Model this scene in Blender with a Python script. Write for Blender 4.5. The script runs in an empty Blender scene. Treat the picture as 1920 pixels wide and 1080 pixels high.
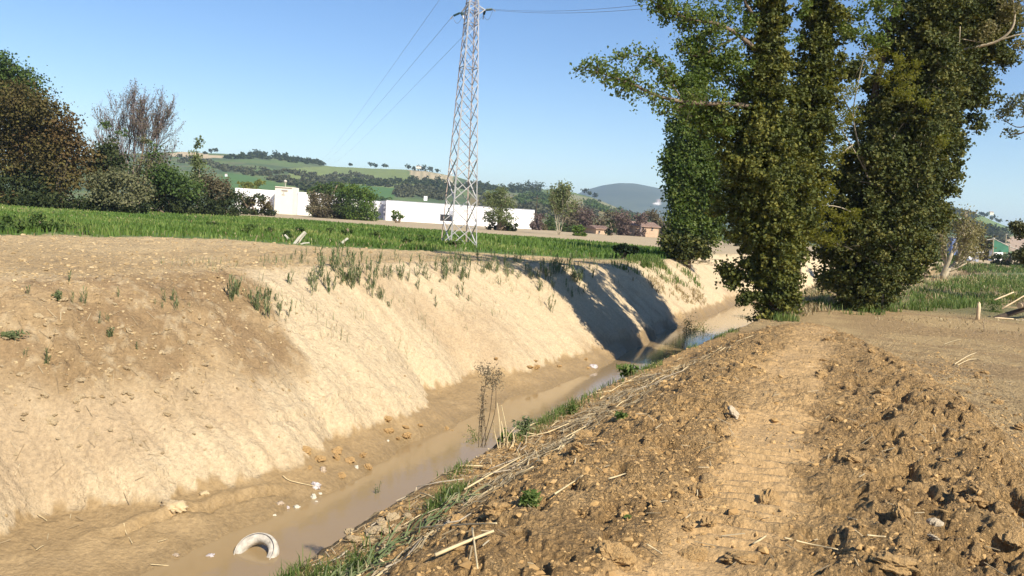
import bpy, math, random
import numpy as np
rnd = random.Random(7)
rng = np.random.default_rng(7)
S = bpy.context.scene
PI = math.pi

# ------------------------------------------------------------------ camera
EYE = np.array([0.0, 0.0, 1.55])
FPX, CXP, CYP = 1500.0, 960.0, 540.0
PITCH, ROLL = math.radians(-4.88), math.radians(3.6)
def cam_axes():
    f = np.array([0, math.cos(PITCH), math.sin(PITCH)])
    r0 = np.array([1.0, 0, 0]); u0 = np.cross(r0, f)
    # horizon drops to the right in the photograph: camera turned anticlockwise
    r = r0 * math.cos(ROLL) + u0 * math.sin(ROLL)
    u = np.cross(r, f)
    return r, u, f
CR, CU, CF = cam_axes()
cd = bpy.data.cameras.new("camera"); cam = bpy.data.objects.new("camera", cd)
S.collection.objects.link(cam); S.camera = cam
cd.sensor_width = 36.0; cd.lens = 36.0 * FPX / 1920.0; cd.clip_start = 0.05; cd.clip_end = 20000
from mathutils import Matrix, Vector
M = Matrix.Identity(4)
for i in range(3):
    M[i][0] = CR[i]; M[i][1] = CU[i]; M[i][2] = -CF[i]; M[i][3] = EYE[i]
cam.matrix_world = M

# ------------------------------------------------------------------ light
SUN_EL = math.radians(40)
SH = np.array([0.61, -0.79]); SH = SH / np.linalg.norm(SH)
W = bpy.data.worlds.new("World"); S.world = W; W.use_nodes = True
nt = W.node_tree; bg = nt.nodes["Background"]
sky = nt.nodes.new("ShaderNodeTexSky"); sky.sky_type = 'NISHITA'; sky.sun_disc = False
sky.sun_elevation = SUN_EL; sky.sun_rotation = math.atan2(SH[0], SH[1])
sky.altitude = 100; sky.air_density = 1.0; sky.dust_density = 0.0; sky.ozone_density = 2.2
hs = nt.nodes.new('ShaderNodeHueSaturation'); hs.inputs['Saturation'].default_value = 1.22; hs.inputs['Hue'].default_value = .508
nt.links.new(sky.outputs[0], hs.inputs['Color']); nt.links.new(hs.outputs[0], bg.inputs[0]); bg.inputs[1].default_value = 0.088
sl = bpy.data.lights.new("sun", 'SUN'); sun = bpy.data.objects.new("sun", sl); S.collection.objects.link(sun)
sl.energy = 5.0; sl.angle = math.radians(0.5); sl.color = (1.0, 0.92, 0.77)
sd = Vector((SH[0] * math.cos(SUN_EL), SH[1] * math.cos(SUN_EL), math.sin(SUN_EL)))
sun.rotation_euler = (-sd).to_track_quat('-Z', 'Y').to_euler()
S.view_settings.view_transform = 'Standard'; S.view_settings.look = 'None'
S.view_settings.gamma = 1.0; S.view_settings.exposure = 0.78
S.view_settings.use_curve_mapping = False
S.render.engine = 'CYCLES'
S.cycles.use_denoising = True
S.cycles.max_bounces = 6; S.cycles.diffuse_bounces = 3; S.cycles.glossy_bounces = 2
S.cycles.transmission_bounces = 3; S.cycles.volume_bounces = 1; S.cycles.transparent_max_bounces = 4
S.cycles.use_adaptive_sampling = True; S.cycles.adaptive_threshold = 0.02

# ------------------------------------------------------------------ helpers
def link(o, parent=None):
    S.collection.objects.link(o)
    if parent is not None: o.parent = parent
    return o
def tag(o, label=None, cat=None, group=None, kind=None):
    if label: o['label'] = label
    if cat: o['category'] = cat
    if group: o['group'] = group
    if kind: o['kind'] = kind
    return o
def empty(name, loc=(0, 0, 0), rz=0.0):
    o = bpy.data.objects.new(name, None); o.location = tuple(float(v) for v in loc)
    o.rotation_euler = (0, 0, rz); o.empty_display_size = 0.2
    return link(o)
def make_mesh(name, V, F, mat=None, smooth=False, attrs=None):
    """V (n,3); F (m,3) or (m,4) array, or a list of such arrays"""
    V = np.ascontiguousarray(V, dtype=np.float32)
    Fs = F if isinstance(F, list) else [F]
    Fs = [np.asarray(f, dtype=np.int32) for f in Fs if len(f)]
    me = bpy.data.meshes.new(name)
    me.vertices.add(len(V)); me.vertices.foreach_set("co", V.ravel())
    loops = np.concatenate([f.ravel() for f in Fs])
    tot = np.concatenate([np.full(len(f), f.shape[1], dtype=np.int32) for f in Fs])
    start = np.concatenate([[0], np.cumsum(tot)[:-1]]).astype(np.int32)
    me.loops.add(len(loops)); me.loops.foreach_set("vertex_index", loops)
    me.polygons.add(len(tot)); me.polygons.foreach_set("loop_start", start)
    me.polygons.foreach_set("loop_total", tot)
    me.polygons.foreach_set("use_smooth", np.full(len(tot), bool(smooth)))
    if attrs:
        for k, a in attrs.items():
            a = np.asarray(a, dtype=np.float32)
            if a.ndim == 1:
                at = me.attributes.new(k, 'FLOAT', 'POINT'); at.data.foreach_set("value", a)
            else:
                if a.shape[1] == 3: a = np.concatenate([a, np.ones((len(a), 1), np.float32)], 1)
                at = me.attributes.new(k, 'FLOAT_COLOR', 'POINT'); at.data.foreach_set("color", a.ravel())
    me.update(calc_edges=True)
    if mat: me.materials.append(mat)
    return me
def obj(name, V, F, mat, parent=None, smooth=False, attrs=None, loc=None):
    me = make_mesh(name, V, F, mat, smooth, attrs)
    o = bpy.data.objects.new(name, me)
    if loc is not None: o.location = tuple(float(v) for v in loc)
    return link(o, parent)
class MB:
    def __init__(s): s.V = []; s.Q = []; s.T = []; s.n = 0; s.A = []
    def add(s, V, F, a=None):
        V = np.asarray(V, float); F = np.asarray(F, int)
        (s.Q if F.shape[1] == 4 else s.T).append(F + s.n)
        s.V.append(V); s.n += len(V); s.A.append(np.zeros(len(V)) if a is None else np.broadcast_to(a, (len(V),)))
        return s
    def build(s, name, mat, parent=None, smooth=False, attr=None, loc=None, origin=None):
        V = np.concatenate(s.V)
        if origin is not None: V = V - np.asarray(origin)
        F = []
        if s.Q: F.append(np.concatenate(s.Q))
        if s.T: F.append(np.concatenate(s.T))
        return obj(name, V, F, mat, parent, smooth, {'v': np.concatenate(s.A)} if attr else None, loc)
BOXF = np.array([[0,3,2,1],[4,5,6,7],[0,1,5,4],[1,2,6,5],[2,3,7,6],[3,0,4,7]])
def box(c, s, rz=0.0):
    c = np.asarray(c, float); h = np.asarray(s, float) / 2
    P = np.array([[-1,-1,-1],[1,-1,-1],[1,1,-1],[-1,1,-1],[-1,-1,1],[1,-1,1],[1,1,1],[-1,1,1]]) * h
    if rz:
        cs, sn = math.cos(rz), math.sin(rz)
        P = np.stack([P[:,0]*cs - P[:,1]*sn, P[:,0]*sn + P[:,1]*cs, P[:,2]], 1)
    return P + c, BOXF
def frame_of(d):
    d = d / (np.linalg.norm(d) + 1e-12)
    a = np.array([0, 0, 1.0]) if abs(d[2]) < 0.9 else np.array([1.0, 0, 0])
    x = np.cross(d, a); x /= np.linalg.norm(x); return x, np.cross(d, x)
def bar(a, b, w, h=None):
    a = np.asarray(a, float); b = np.asarray(b, float); h = h or w
    x, y = frame_of(b - a); x = x * w / 2; y = y * h / 2
    P = np.array([a-x-y, a+x-y, a+x+y, a-x+y, b-x-y, b+x-y, b+x+y, b-x+y])
    return P, BOXF
def tube(pts, rad, sides=6, cap=True):
    pts = np.asarray(pts, float); n = len(pts)
    rad = np.broadcast_to(np.asarray(rad, float), (n,))
    ang = np.arange(sides) * 2 * PI / sides
    V = []; px = None
    for i in range(n):
        d = pts[min(i+1, n-1)] - pts[max(i-1, 0)]
        d = d / (np.linalg.norm(d) + 1e-9)
        if px is None: x, y = frame_of(d)
        else:
            x = px - d * np.dot(px, d); x /= (np.linalg.norm(x) + 1e-9); y = np.cross(d, x)
        px = x
        V.append(pts[i] + rad[i] * (np.cos(ang)[:, None] * x + np.sin(ang)[:, None] * y))
    V = np.concatenate(V)
    i = np.arange(sides); j = (i + 1) % sides
    F = np.concatenate([np.stack([k*sides+i, k*sides+j, (k+1)*sides+j, (k+1)*sides+i], 1) for k in range(n-1)])
    return V, F
def add_tube(mb, pts, rad, sides=6, a=None):
    V, F = tube(pts, rad, sides)
    n = len(V); k = len(pts)
    V = np.concatenate([V, [pts[0], pts[-1]]])
    mb.add(V, F, a)
    i = np.arange(sides); j = (i + 1) % sides
    base = mb.n - len(V)
    mb.T.append(np.stack([np.full(sides, n), j, i], 1) + base)
    mb.T.append(np.stack([np.full(sides, n+1), (k-1)*sides+i, (k-1)*sides+j], 1) + base)
def icos():
    t = (1 + 5 ** .5) / 2
    V = np.array([[-1,t,0],[1,t,0],[-1,-t,0],[1,-t,0],[0,-1,t],[0,1,t],[0,-1,-t],[0,1,-t],[t,0,-1],[t,0,1],[-t,0,-1],[-t,0,1]], float)
    V /= np.linalg.norm(V[0])
    F = np.array([[0,11,5],[0,5,1],[0,1,7],[0,7,10],[0,10,11],[1,5,9],[5,11,4],[11,10,2],[10,7,6],[7,1,8],[3,9,4],[3,4,2],[3,2,6],[3,6,8],[3,8,9],[4,9,5],[2,4,11],[6,2,10],[8,6,7],[9,8,1]])
    return V, F
ICO = icos()
def subdiv(V, F):
    V = [tuple(v) for v in V]; cache = {}; out = []
    def mid(a, b):
        k = (min(a, b), max(a, b))
        if k not in cache:
            m = np.array(V[a]) + np.array(V[b]); m /= np.linalg.norm(m); V.append(tuple(m)); cache[k] = len(V) - 1
        return cache[k]
    for a, b, c in F:
        x, y, z = mid(a, b), mid(b, c), mid(c, a)
        out += [[a,x,z],[b,y,x],[c,z,y],[x,y,z]]
    return np.array(V), np.array(out)
ICO1 = subdiv(*ICO); ICO2 = subdiv(*ICO1)

# ------------------------------------------------------------------ noise
def _hash(ix, iy, seed):
    h = (ix.astype(np.int64) * 374761393 + iy.astype(np.int64) * 668265263 + seed * 1442695041) & 0xFFFFFFFF
    h = ((h ^ (h >> 13)) * 1274126177) & 0xFFFFFFFF
    h = h ^ (h >> 16)
    return (h & 0xFFFFFF) / float(0xFFFFFF)
def vn(x, y, seed=0):
    ix = np.floor(x); iy = np.floor(y); fx = x - ix; fy = y - iy
    ux = fx*fx*fx*(fx*(fx*6-15)+10); uy = fy*fy*fy*(fy*(fy*6-15)+10)
    a = _hash(ix, iy, seed); b = _hash(ix+1, iy, seed); c = _hash(ix, iy+1, seed); d = _hash(ix+1, iy+1, seed)
    return (a + (b-a)*ux) * (1-uy) + (c + (d-c)*ux) * uy      # 0..1
def fbm(x, y, seed=0, oct=4, gain=.5):
    s = 0; a = 1; t = 0
    for o in range(oct):
        s = s + a * vn(x + 17.3*o, y - 9.1*o, seed + o); t += a
        x, y = (x*1.6 + y*1.2), (-x*1.2 + y*1.6); a *= gain
    return s / t
def billow(x, y, seed=0, oct=3, gain=.5):
    s = 0; a = 1; t = 0
    for o in range(oct):
        s = s + a * np.abs(2*vn(x + 7.7*o, y + 3.3*o, seed + o) - 1); t += a
        x, y = (x*1.6 + y*1.2), (-x*1.2 + y*1.6); a *= gain
    return s / t
def cells(x, y, seed=0):
    """rounded lumps: 1 at a lump's middle, falling to 0 between lumps; second value: a number per lump"""
    ix = np.floor(x); iy = np.floor(y); best = np.full(x.shape, 9.0); bid = np.zeros(x.shape)
    for dx in (-1, 0, 1):
        for dy in (-1, 0, 1):
            cx = ix + dx; cy = iy + dy
            px = cx + .15 + .7*_hash(cx, cy, seed); py = cy + .15 + .7*_hash(cx, cy, seed + 5)
            d = (x-px)**2 + (y-py)**2
            m = d < best; best = np.where(m, d, best); bid = np.where(m, _hash(cx, cy, seed + 9), bid)
    return np.clip(1 - np.sqrt(best) * 1.35, 0, 1), bid
def ss(a, b, x):
    t = np.clip((x - a) / (b - a), 0, 1); return t*t*(3-2*t)
def lerp(a, b, t): return a + (b - a) * t
# ------------------------------------------------------------------ pixel <-> place
def ray(px, py):
    d = CF + CR * (px - CXP) / FPX - CU * (py - CYP) / FPX
    return d
def at_z(px, py, z):
    d = ray(px, py); return EYE + d * (z - EYE[2]) / d[2]
def at_d(px, py, D):
    d = ray(px, py); return EYE + d * D / d[1]
def proj(x, y, z):
    q = np.stack([x - EYE[0], y - EYE[1], z - EYE[2]], -1)
    w = q @ CF; w = np.where(w < 1e-3, 1e-3, w)
    return CXP + FPX * (q @ CR) / w, CYP - FPX * (q @ CU) / w
P0 = np.array([-1.4, 4.9]); U = np.array([.42, .907]); U /= np.linalg.norm(U); N = np.array([-U[1], U[0]])
def to_sn(x, y):
    a = x - P0[0]; b = y - P0[1]
    s = a*U[0] + b*U[1]; n = a*N[0] + b*N[1]
    t = np.clip(s - 52, 0, 12); n = n + .014*t*t + np.clip(s - 64, 0, None)*.336
    return s, n
def sn_xy(s, n):           # straight reach only (s < 52)
    return P0[0] + s*U[0] + n*N[0], P0[1] + s*U[1] + n*N[1]
WATER_Z = -3.3
FAST = [False]
# ------------------------------------------------------------------ hills
RIDGE = [(-900,330),(-400,325),(0,300),(200,290),(330,284),(480,291),(560,300),(620,312),(700,316),(760,318),(800,321),(850,330),(900,344),(960,352),
         (1060,357),(1110,370),(1170,394),(1240,414),(1300,424),(1400,420),(1500,400),(1620,380),(1750,376),(1830,400),(1880,422),(1920,434),(2100,452),(2500,470)]
_ra = []; _re = []
for px, py in RIDGE:
    d = ray(px, py); _ra.append(math.atan2(d[0], d[1])); _re.append(d[2] / math.hypot(d[0], d[1]))
HD0, HD1 = 330.0, 950.0
def hill_z(x, y):
    az = np.arctan2(x, y); r = np.hypot(x, y)
    e = np.interp(az, _ra, _re)
    zr = EYE[2] + e * HD1
    t = np.clip((r - HD0) / (HD1 - HD0), 0, 1)
    z = -1.4 + (zr + 1.4) * (t ** 1.15)
    z = z + 5.0 * (fbm(x/130, y/130, 40, 3) - .5) * np.minimum(t*4, 1) * (1 - t)**.5
    far = np.clip((r - HD1) / 500, 0, 1)
    return z - far * far * (zr + 12)
# ------------------------------------------------------------------ terrain near
S_TOE = ([-12, 0, 2.5, 3.7, 4.6, 7.5, 8.7, 10.5, 12.3, 13.5, 16.1, 18.3, 22, 26, 32, 45, 60, 90], [7.2, 7.0, 6.7, 6.5, 5.9, 5.5, 5.9, 5.8, 6.1, 7.1, 6.7, 6.1, 6.0, 5.8, 6.0, 6.2, 6.0, 6.0])
S_WAT = ([-12, 0, 3.3, 5, 8.3, 10.5, 14.6, 21, 26, 34, 46, 56, 90], [4.6, 4.6, 4.75, 5.0, 4.9, 5.4, 5.5, 5.1, 5.4, 5.8, 5.8, 5.4, 5.4])
S_TOP = ([-12, 0, 4.5, 8, 13, 20, 24.4, 30, 38, 50, 90], [11, 10.6, 10.2, 9.9, 10.1, 10.0, 9.4, 9.3, 9.2, 9.3, 9.5])
S_TPZ = ([-12, 0, 18, 24, 30, 36, 45, 60, 90], [0, 0, 0, -.12, -.35, -.45, -.4, -.1, 0])
def terrain(x, y, detail=True):
    """height and surface classes"""
    s, n = to_sn(x, y); r = np.hypot(x, y)
    wob = 1.0*(fbm(s/1.6, s*0 + 3, 3, 4) - .5)
    nt_ = np.interp(s, *S_TOE) + wob*.8 + .12*(fbm(s*2.2, n*.7, 8, 3) - .5)
    nw = np.interp(s, *S_WAT) + wob*.5 + .35*(fbm(s*.9, s*0, 9, 3) - .5)
    nw = np.minimum(nw, nt_ - .12)
    ntop = np.interp(s, *S_TOP) + .5*(fbm(s/3, s*0+9, 11, 3) - .5)
    tpz = np.interp(s, *S_TPZ)
    # --- left side
    zb = -2.93 + .07*(fbm(s/3, s*0, 12) - .5)
    tb = np.clip((n - nw) / (nt_ - nw), 0, 1)
    z_berm = WATER_Z + (zb - WATER_Z) * tb**.8
    ts = np.clip((n - nt_) / (ntop - nt_), 0, 1)
    prof = np.where(ts < .85, ts*1.06, .901 + (ts-.85)/.15*.099)
    prof = prof + .05*np.sin(ts*PI)*ss(14, 8, s) 
    z_sl = zb + .10*np.minimum(ts*12, 1) + (tpz - zb - .10) * prof
    z_plain = tpz * ss(14, 4, n - ntop)
    z_left = np.where(n > ntop, z_plain, np.where(n > nt_, z_sl, np.where(n > nw, z_berm, WATER_Z - .35*np.clip((nw - n)/1.0, 0, 1))))
    # --- right side
    nr = 2.7 + .3*(fbm(s/2, s*0+5, 14) - .5)
    cz = np.interp(s, [-12, 0, 1.6, 6, 12, 18, 24, 60], [-1.1, -.95, -.77, -.72, -.78, -.98, -1.15, -1.1])      # crest of the right bank
    tr = np.clip(n / nr, 0, 1)
    z_rb = cz + (WATER_Z - .35 - cz) * ss(0, 1, tr)**.8
    m = -n                                                  # distance to the right of the crest
    mh = np.interp(s, [-12, 6, 11, 15, 20, 60], [0, 0, -.06, -.34, -.86, -.95])   # spoil bank top
    up = ss(0, 1.9, m)
    mw = np.interp(s, [-12, 4.7, 9, 12, 18], [4.9, 4.7, 4.0, 3.2, 2.4])
    down = ss(mw - .75, mw + .35, m)
    pathz = np.interp(s, [-12, 8, 19, 60], [-.36, -.40, -.88, -.9])
    z_mound = cz + (mh - cz) * up
    z_r = lerp(z_mound, pathz, down)
    z_right = np.where(n > 0, z_rb, z_r)
    z_right = z_right + .25*(fbm(x/9, y/9, 21, 3) - .5)*ss(4.5, 9, m) 
    z_right = lerp(z_right, -.5, ss(40, 90, m + 0*s))
    z = np.where(n > nr, z_left, z_right)
    z = lerp(z, -.3, ss(92, 104, s) * ss(13, 8, n) * ss(-8, -3, n))
    z = z - .003*np.clip(r - 60, 0, 400) 
    # --- classes
    c = {}
    c['water'] = ((n < nw) & (n > nr - .4)).astype(float)
    c['berm'] = ss(nw - .6, nw, n) * ss(.05, -.02, (n - nt_) - .38*(fbm(s*5.5, n*1.2, 31) - .42))
    c['slope'] = ss(nt_ - .02, nt_ + .05, n) * ss(ntop + .3, ntop - .2, n)
    c['plain'] = ss(ntop - .2, ntop + .3, n)
    c['rbank'] = ss(-.1, .3, n) * ss(nr + .2, nr, n)
    c['mound'] = (n <= .1) * (1 - ss(mw - .3, mw + .15, m + .5*(fbm(x*1.2, y*1.2, 33) - .5))) * ss(21, 15, s + 3*(fbm(x, y, 34)-.5))
    c['right'] = (n <= 0.1) * (1 - c['mound'])
    tc = np.interp(s, [-12, -1.2, 4.1, 9, 14], [3.0, 2.75, 2.55, 2.4, 2.2])
    c['track'] = ss(.44, .20, np.abs(m - tc - .05*np.sin(s*.9)) + .35*(fbm(x*2.1, y*2.1, 37, 3) - .5)) * (.55 + .45*ss(.35, .55, fbm(x*1.1, y*1.1, 38, 3))) * c['mound'] * ss(15, 12, s)
    c['track2'] = ss(.30, .2, np.abs(m - tc - 2.35 - .1*np.sin(s*.7 + 1))) * (n < 0) * ss(13, 10, s)
    # rough, darker fill in the near part of the far bank; cleaner, paler scraped face further on
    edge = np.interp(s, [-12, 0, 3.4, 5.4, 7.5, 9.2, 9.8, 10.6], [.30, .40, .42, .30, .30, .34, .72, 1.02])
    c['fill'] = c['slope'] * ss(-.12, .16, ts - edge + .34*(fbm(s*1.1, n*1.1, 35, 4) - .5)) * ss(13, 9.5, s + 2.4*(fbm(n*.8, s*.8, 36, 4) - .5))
    c['s'] = s; c['n'] = n; c['ts'] = ts; c['m'] = m; c['r'] = r; c['ntop'] = ntop; c['nt'] = nt_; c['nw'] = nw
    if not detail: return z, c
    # --- relief
    near = ss(45, 18, r)
    d = np.zeros_like(z)
    rough = c['mound'] * (1 - .9*c['track']) * ss(-.2, .5, m)
    k1, b1 = cells(x*3.1, y*3.1, 50); k2, b2 = cells(x*7.0 + 3, y*7.0, 55); k3, b3 = cells(x*15, y*15 + 5, 60)
    big = fbm(x*.8, y*.8, 62, 3)
    ridge_r = ss(3.0, 3.6, m) * ss(4.9, 4.2, m)              # loose windrow beside the track
    amp = .7 + .45*ridge_r
    wx = x + .12*(fbm(x*4, y*4, 61, 3) - .5); wy = y + .12*(fbm(x*4 + 9, y*4, 63, 3) - .5)
    k1, b1 = cells(wx*3.1, wy*3.1, 50); k2, b2 = cells(wx*6.5 + 3, wy*6.5, 55); k3, b3 = cells(wx*14, wy*14 + 5, 60)
    pits = ss(.60, .80, fbm(x*4.2, y*4.2, 65, 3)); pits2 = ss(.60, .74, fbm(x*9, y*9, 74, 2))
    d += rough * amp * (.055*k1*(b1**3) + .050*k2*(b2**2) + .034*k3*b3**1.5 + .10*(big - .5) + .12*(fbm(x*5, y*5, 64, 6, .72) - .5) - .085*pits - .05*pits2)
    d += c['mound'] * .035*ridge_r
    # crawler tread
    u = s + .05*(fbm(x*2, y*2, 66) - .5) + .03*np.sin(m*6)
    tread = ss(.3, .7, .5 + .5*np.sin(u*2*PI/.155 + .6*np.sin(s*2.1)))
    d += c['track'] * (-.034 + .050*tread*ss(.25, .55, fbm(x*1.3, y*1.3, 67)) + .010*(fbm(x*7, y*7, 68, 4) - .5) + .010*k2*b2*(big > .5))
    u2 = s*1.0 + .04*(fbm(x*2, y*2, 69) - .5)
    d += c['track2'] * (-.02 + .010*ss(.25, .6, .5 + .5*np.sin(u2*2*PI/.13)))
    # path and right ground
    rt = c['right']
    pr = ss(.52, .68, fbm(x*.7, y*.7, 71, 3))
    d += rt * near * (.045*(fbm(x*3, y*3, 70, 5, .6) - .5) + .03*k2*b2*pr + .04*k1*(b1 > .7)*pr + .10*(fbm(x*.8, y*.8, 73, 3) - .5)*ss(5, 8, m)) + rt*.012*(fbm(x*9, y*9, 72, 3) - .5)*near
    # far bank
    ll, lb = cells(s*2.4 + n*.25, n*2.0, 80); l2, lb2 = cells(s*5.5, n*4.5, 84); l3, lb3 = cells(s*11, n*9, 88)
    d += c['fill'] * (.07*ll*lb**2 + .06*l2*lb2**2 + .03*l3*lb3 + .16*(fbm(s*.7, n*.7, 90) - .5) + .11*(fbm(s*3, n*3, 91, 5, .62) - .5) - .10*ss(.62, .8, fbm(s*3.1, n*3.1, 112, 3)))
    clean = c['slope'] * (1 - c['fill'])
    sw = s + .10*n + .05*(fbm(s*.8, n*.8, 92) - .5)
    combs = fbm(sw*7.0, n*.28, 93, 3) - .5                     # bucket-tooth grooves down the face
    combs2 = np.clip(.5 + .5*np.sin(sw*2*PI/.17 + 2*fbm(s*.5, n*.2, 94)), 0, 1) - .5
    cm = ss(.35, .65, fbm(s*.28, n*.35, 95))
    d += clean * (.085*combs + .036*combs2*cm + .16*(fbm(s*.35, n*.45, 96, 3) - .5) + .05*(fbm(s*5, n*3, 97, 5, .6) - .5) + .05*l2*(lb2 > .86)*lb2)
    lo = ss(.2, .05, c['ts'])
    d += clean * lo * (.05*(fbm(s*2.5, n*2, 98) - .5) + .03*l2*lb2)
    pit = cells(s*1.9, n*1.9, 99); d -= c['fill'] * .06 * ss(.55, .8, pit[0]) * (pit[1] > .72)
    # berm mud
    d += c['berm'] * (.05*(billow(s*.9, n*1.6, 100, 3) - .4)*ss(0, .5, n - nw) + .03*(fbm(s*3, n*3, 103, 4) - .5) + .03*l2*lb2*(fbm(s, n, 104) > .5))
    # soil on the plain: dug and crumbly, in low heaps
    pl = c['plain'] * ss(60, 25, r)
    d += pl * (.07*ll*lb**2 + .05*l2*lb2 + .12*(fbm(x*.6, y*.6, 105, 3) - .5) + .12*(fbm(x*2.4, y*2.4, 106, 5, .6) - .5))
    d += c['rbank'] * (.16*(fbm(s*1.3, n*1.3, 107, 4) - .5) + .05*k2*b2)
    # cracks where the foot of the bank slumps
    for (sa, na, sb, nb, dep) in ((3.2, 6.0, 6.6, 5.2, .09), (7.0, 6.3, 10.2, 6.5, .07), (9.5, 8.2, 13.4, 7.0, .08), (4.0, 7.7, 4.9, 7.2, .05), (21, 6.4, 24.5, 6.0, .05)):
        tt = np.clip((s - sa) / (sb - sa), 0, 1); nc = na + (nb - na)*tt + .22*(fbm(s*3, s*0, 110) - .5)
        g = ss(sa, sa + .4, s) * ss(sb, sb - .4, s)
        d -= g * dep * np.exp(-((n - nc)/.035)**2)
        d += g * dep * .7 * np.exp(-((n - nc - .10)/.09)**2)
    d *= (1 - c['water'])
    return z + d, c
def ground_z(x, y, detail=True):
    x = np.atleast_1d(np.asarray(x, float)); y = np.atleast_1d(np.asarray(y, float))
    r = np.hypot(x, y)
    if FAST[0]:
        a = np.arctan2(x, y); m = (np.abs(a) < AZ_) & (r > R0_) & (r < R1_); z = np.zeros(len(x))
        if m.any():
            fr = np.clip(np.log(r[m]/R0_)/math.log(R1_/R0_)*(NR-1), 0, NR-1.001); fa = np.clip((a[m]+AZ_)/(2*AZ_)*(NA-1), 0, NA-1.001)
            i = fr.astype(int); j = fa.astype(int); u = fa-j; t = fr-i
            z[m] = (ZG[i, j]*(1-u) + ZG[i, j+1]*u)*(1-t) + (ZG[i+1, j]*(1-u) + ZG[i+1, j+1]*u)*t
        if (~m).any(): z[~m] = terrain(x[~m], y[~m], False)[0]
    else: z, _ = terrain(x, y, detail)
    if r.max() < HD0: return z
    h = hill_z(x, y)
    return np.where(r > HD0, np.maximum(z, h), z)
def hit(px, py, lo=2.0, hi=1400.0, coarse=False):
    """where the line of sight through a pixel meets the ground"""
    d = ray(px, py); dh = math.hypot(d[0], d[1]); m = 160
    for stage in range(2):
        R = lo * (hi/lo) ** (np.arange(m)/(m - 1.0)); t = R / dh
        X = EYE[0] + d[0]*t; Y = EYE[1] + d[1]*t; Z = EYE[2] + d[2]*t
        g = hill_z(X, Y) if lo >= 330 else ground_z(X, Y, stage == 1)
        k = np.nonzero(Z <= g)[0]
        if len(k) == 0: return None
        k = k[0]
        if k == 0 or stage == 1: break
        lo, hi, m = R[k-1]*.97, R[k]*1.03, 60
    if k > 0:
        a = (Z[k-1] - g[k-1]) / max((Z[k-1] - g[k-1]) - (Z[k] - g[k]), 1e-6)
        x = X[k-1] + (X[k]-X[k-1])*a; y = Y[k-1] + (Y[k]-Y[k-1])*a
    else: x, y = X[0], Y[0]
    return np.array([x, y, float(ground_z(x, y)[0])])
# ------------------------------------------------------------------ material helpers
def newmat(name):
    m = bpy.data.materials.new(name); m.use_nodes = True
    return m, m.node_tree, m.node_tree.nodes["Principled BSDF"]
def nodes_noise(nt, scale, detail=4, rough=.6, coord=None):
    n = nt.nodes.new("ShaderNodeTexNoise"); n.inputs["Scale"].default_value = scale
    n.inputs["Detail"].default_value = detail; n.inputs["Roughness"].default_value = rough
    if coord is not None: nt.links.new(coord, n.inputs["Vector"])
    return n
def plain_mat(name, col, rough=.8, var=.25, scale=3.0, bump=0.0, metal=0.0, spec=.3):
    m, nt, b = newmat(name)
    tc = nt.nodes.new("ShaderNodeTexCoord")
    n = nodes_noise(nt, scale, 6, .65, tc.outputs["Object"])
    mx = nt.nodes.new("ShaderNodeMix"); mx.data_type = 'RGBA'
    mx.inputs[6].default_value = (*[c*(1-var) for c in col], 1); mx.inputs[7].default_value = (*[min(1, c*(1+var)) for c in col], 1)
    r = nt.nodes.new("ShaderNodeMapRange"); r.inputs[1].default_value = .3; r.inputs[2].default_value = .7
    nt.links.new(n.outputs[0], r.inputs[0]); nt.links.new(r.outputs[0], mx.inputs[0])
    nt.links.new(mx.outputs[2], b.inputs["Base Color"])
    b.inputs["Roughness"].default_value = rough; b.inputs["Metallic"].default_value = metal
    b.inputs["Specular IOR Level"].default_value = spec
    if bump:
        bp = nt.nodes.new("ShaderNodeBump"); bp.inputs["Strength"].default_value = bump; bp.inputs["Distance"].default_value = .05
        nt.links.new(n.outputs[0], bp.inputs["Height"]); nt.links.new(bp.outputs[0], b.inputs["Normal"])
    return m
def leaf_mat(name, c0, c1, c2=None, trans=.35, rough=.5, spec=.3):
    """colour by each leaf's own number v"""
    m, nt, b = newmat(name)
    at = nt.nodes.new("ShaderNodeAttribute"); at.attribute_name = "v"
    cr = nt.nodes.new("ShaderNodeValToRGB")
    cr.color_ramp.elements[0].color = (*c0, 1); cr.color_ramp.elements[1].color = (*(c2 or c1), 1)
    if c2:
        e = cr.color_ramp.elements.new(.6); e.color = (*c1, 1)
    nt.links.new(at.outputs["Fac"], cr.inputs[0])
    nt.links.new(cr.outputs[0], b.inputs["Base Color"]); b.inputs["Roughness"].default_value = rough
    b.inputs["Specular IOR Level"].default_value = spec
    if trans > 0:
        tr = nt.nodes.new("ShaderNodeBsdfTranslucent"); hs = nt.nodes.new("ShaderNodeHueSaturation")
        hs.inputs["Saturation"].default_value = 1.15; hs.inputs["Value"].default_value = 1.3
        nt.links.new(cr.outputs[0], hs.inputs["Color"]); nt.links.new(hs.outputs[0], tr.inputs[0])
        mx = nt.nodes.new("ShaderNodeMixShader"); mx.inputs[0].default_value = trans
        nt.links.new(b.outputs[0], mx.inputs[1]); nt.links.new(tr.outputs[0], mx.inputs[2])
        nt.links.new(mx.outputs[0], nt.nodes["Material Output"].inputs[0])
    return m
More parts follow.
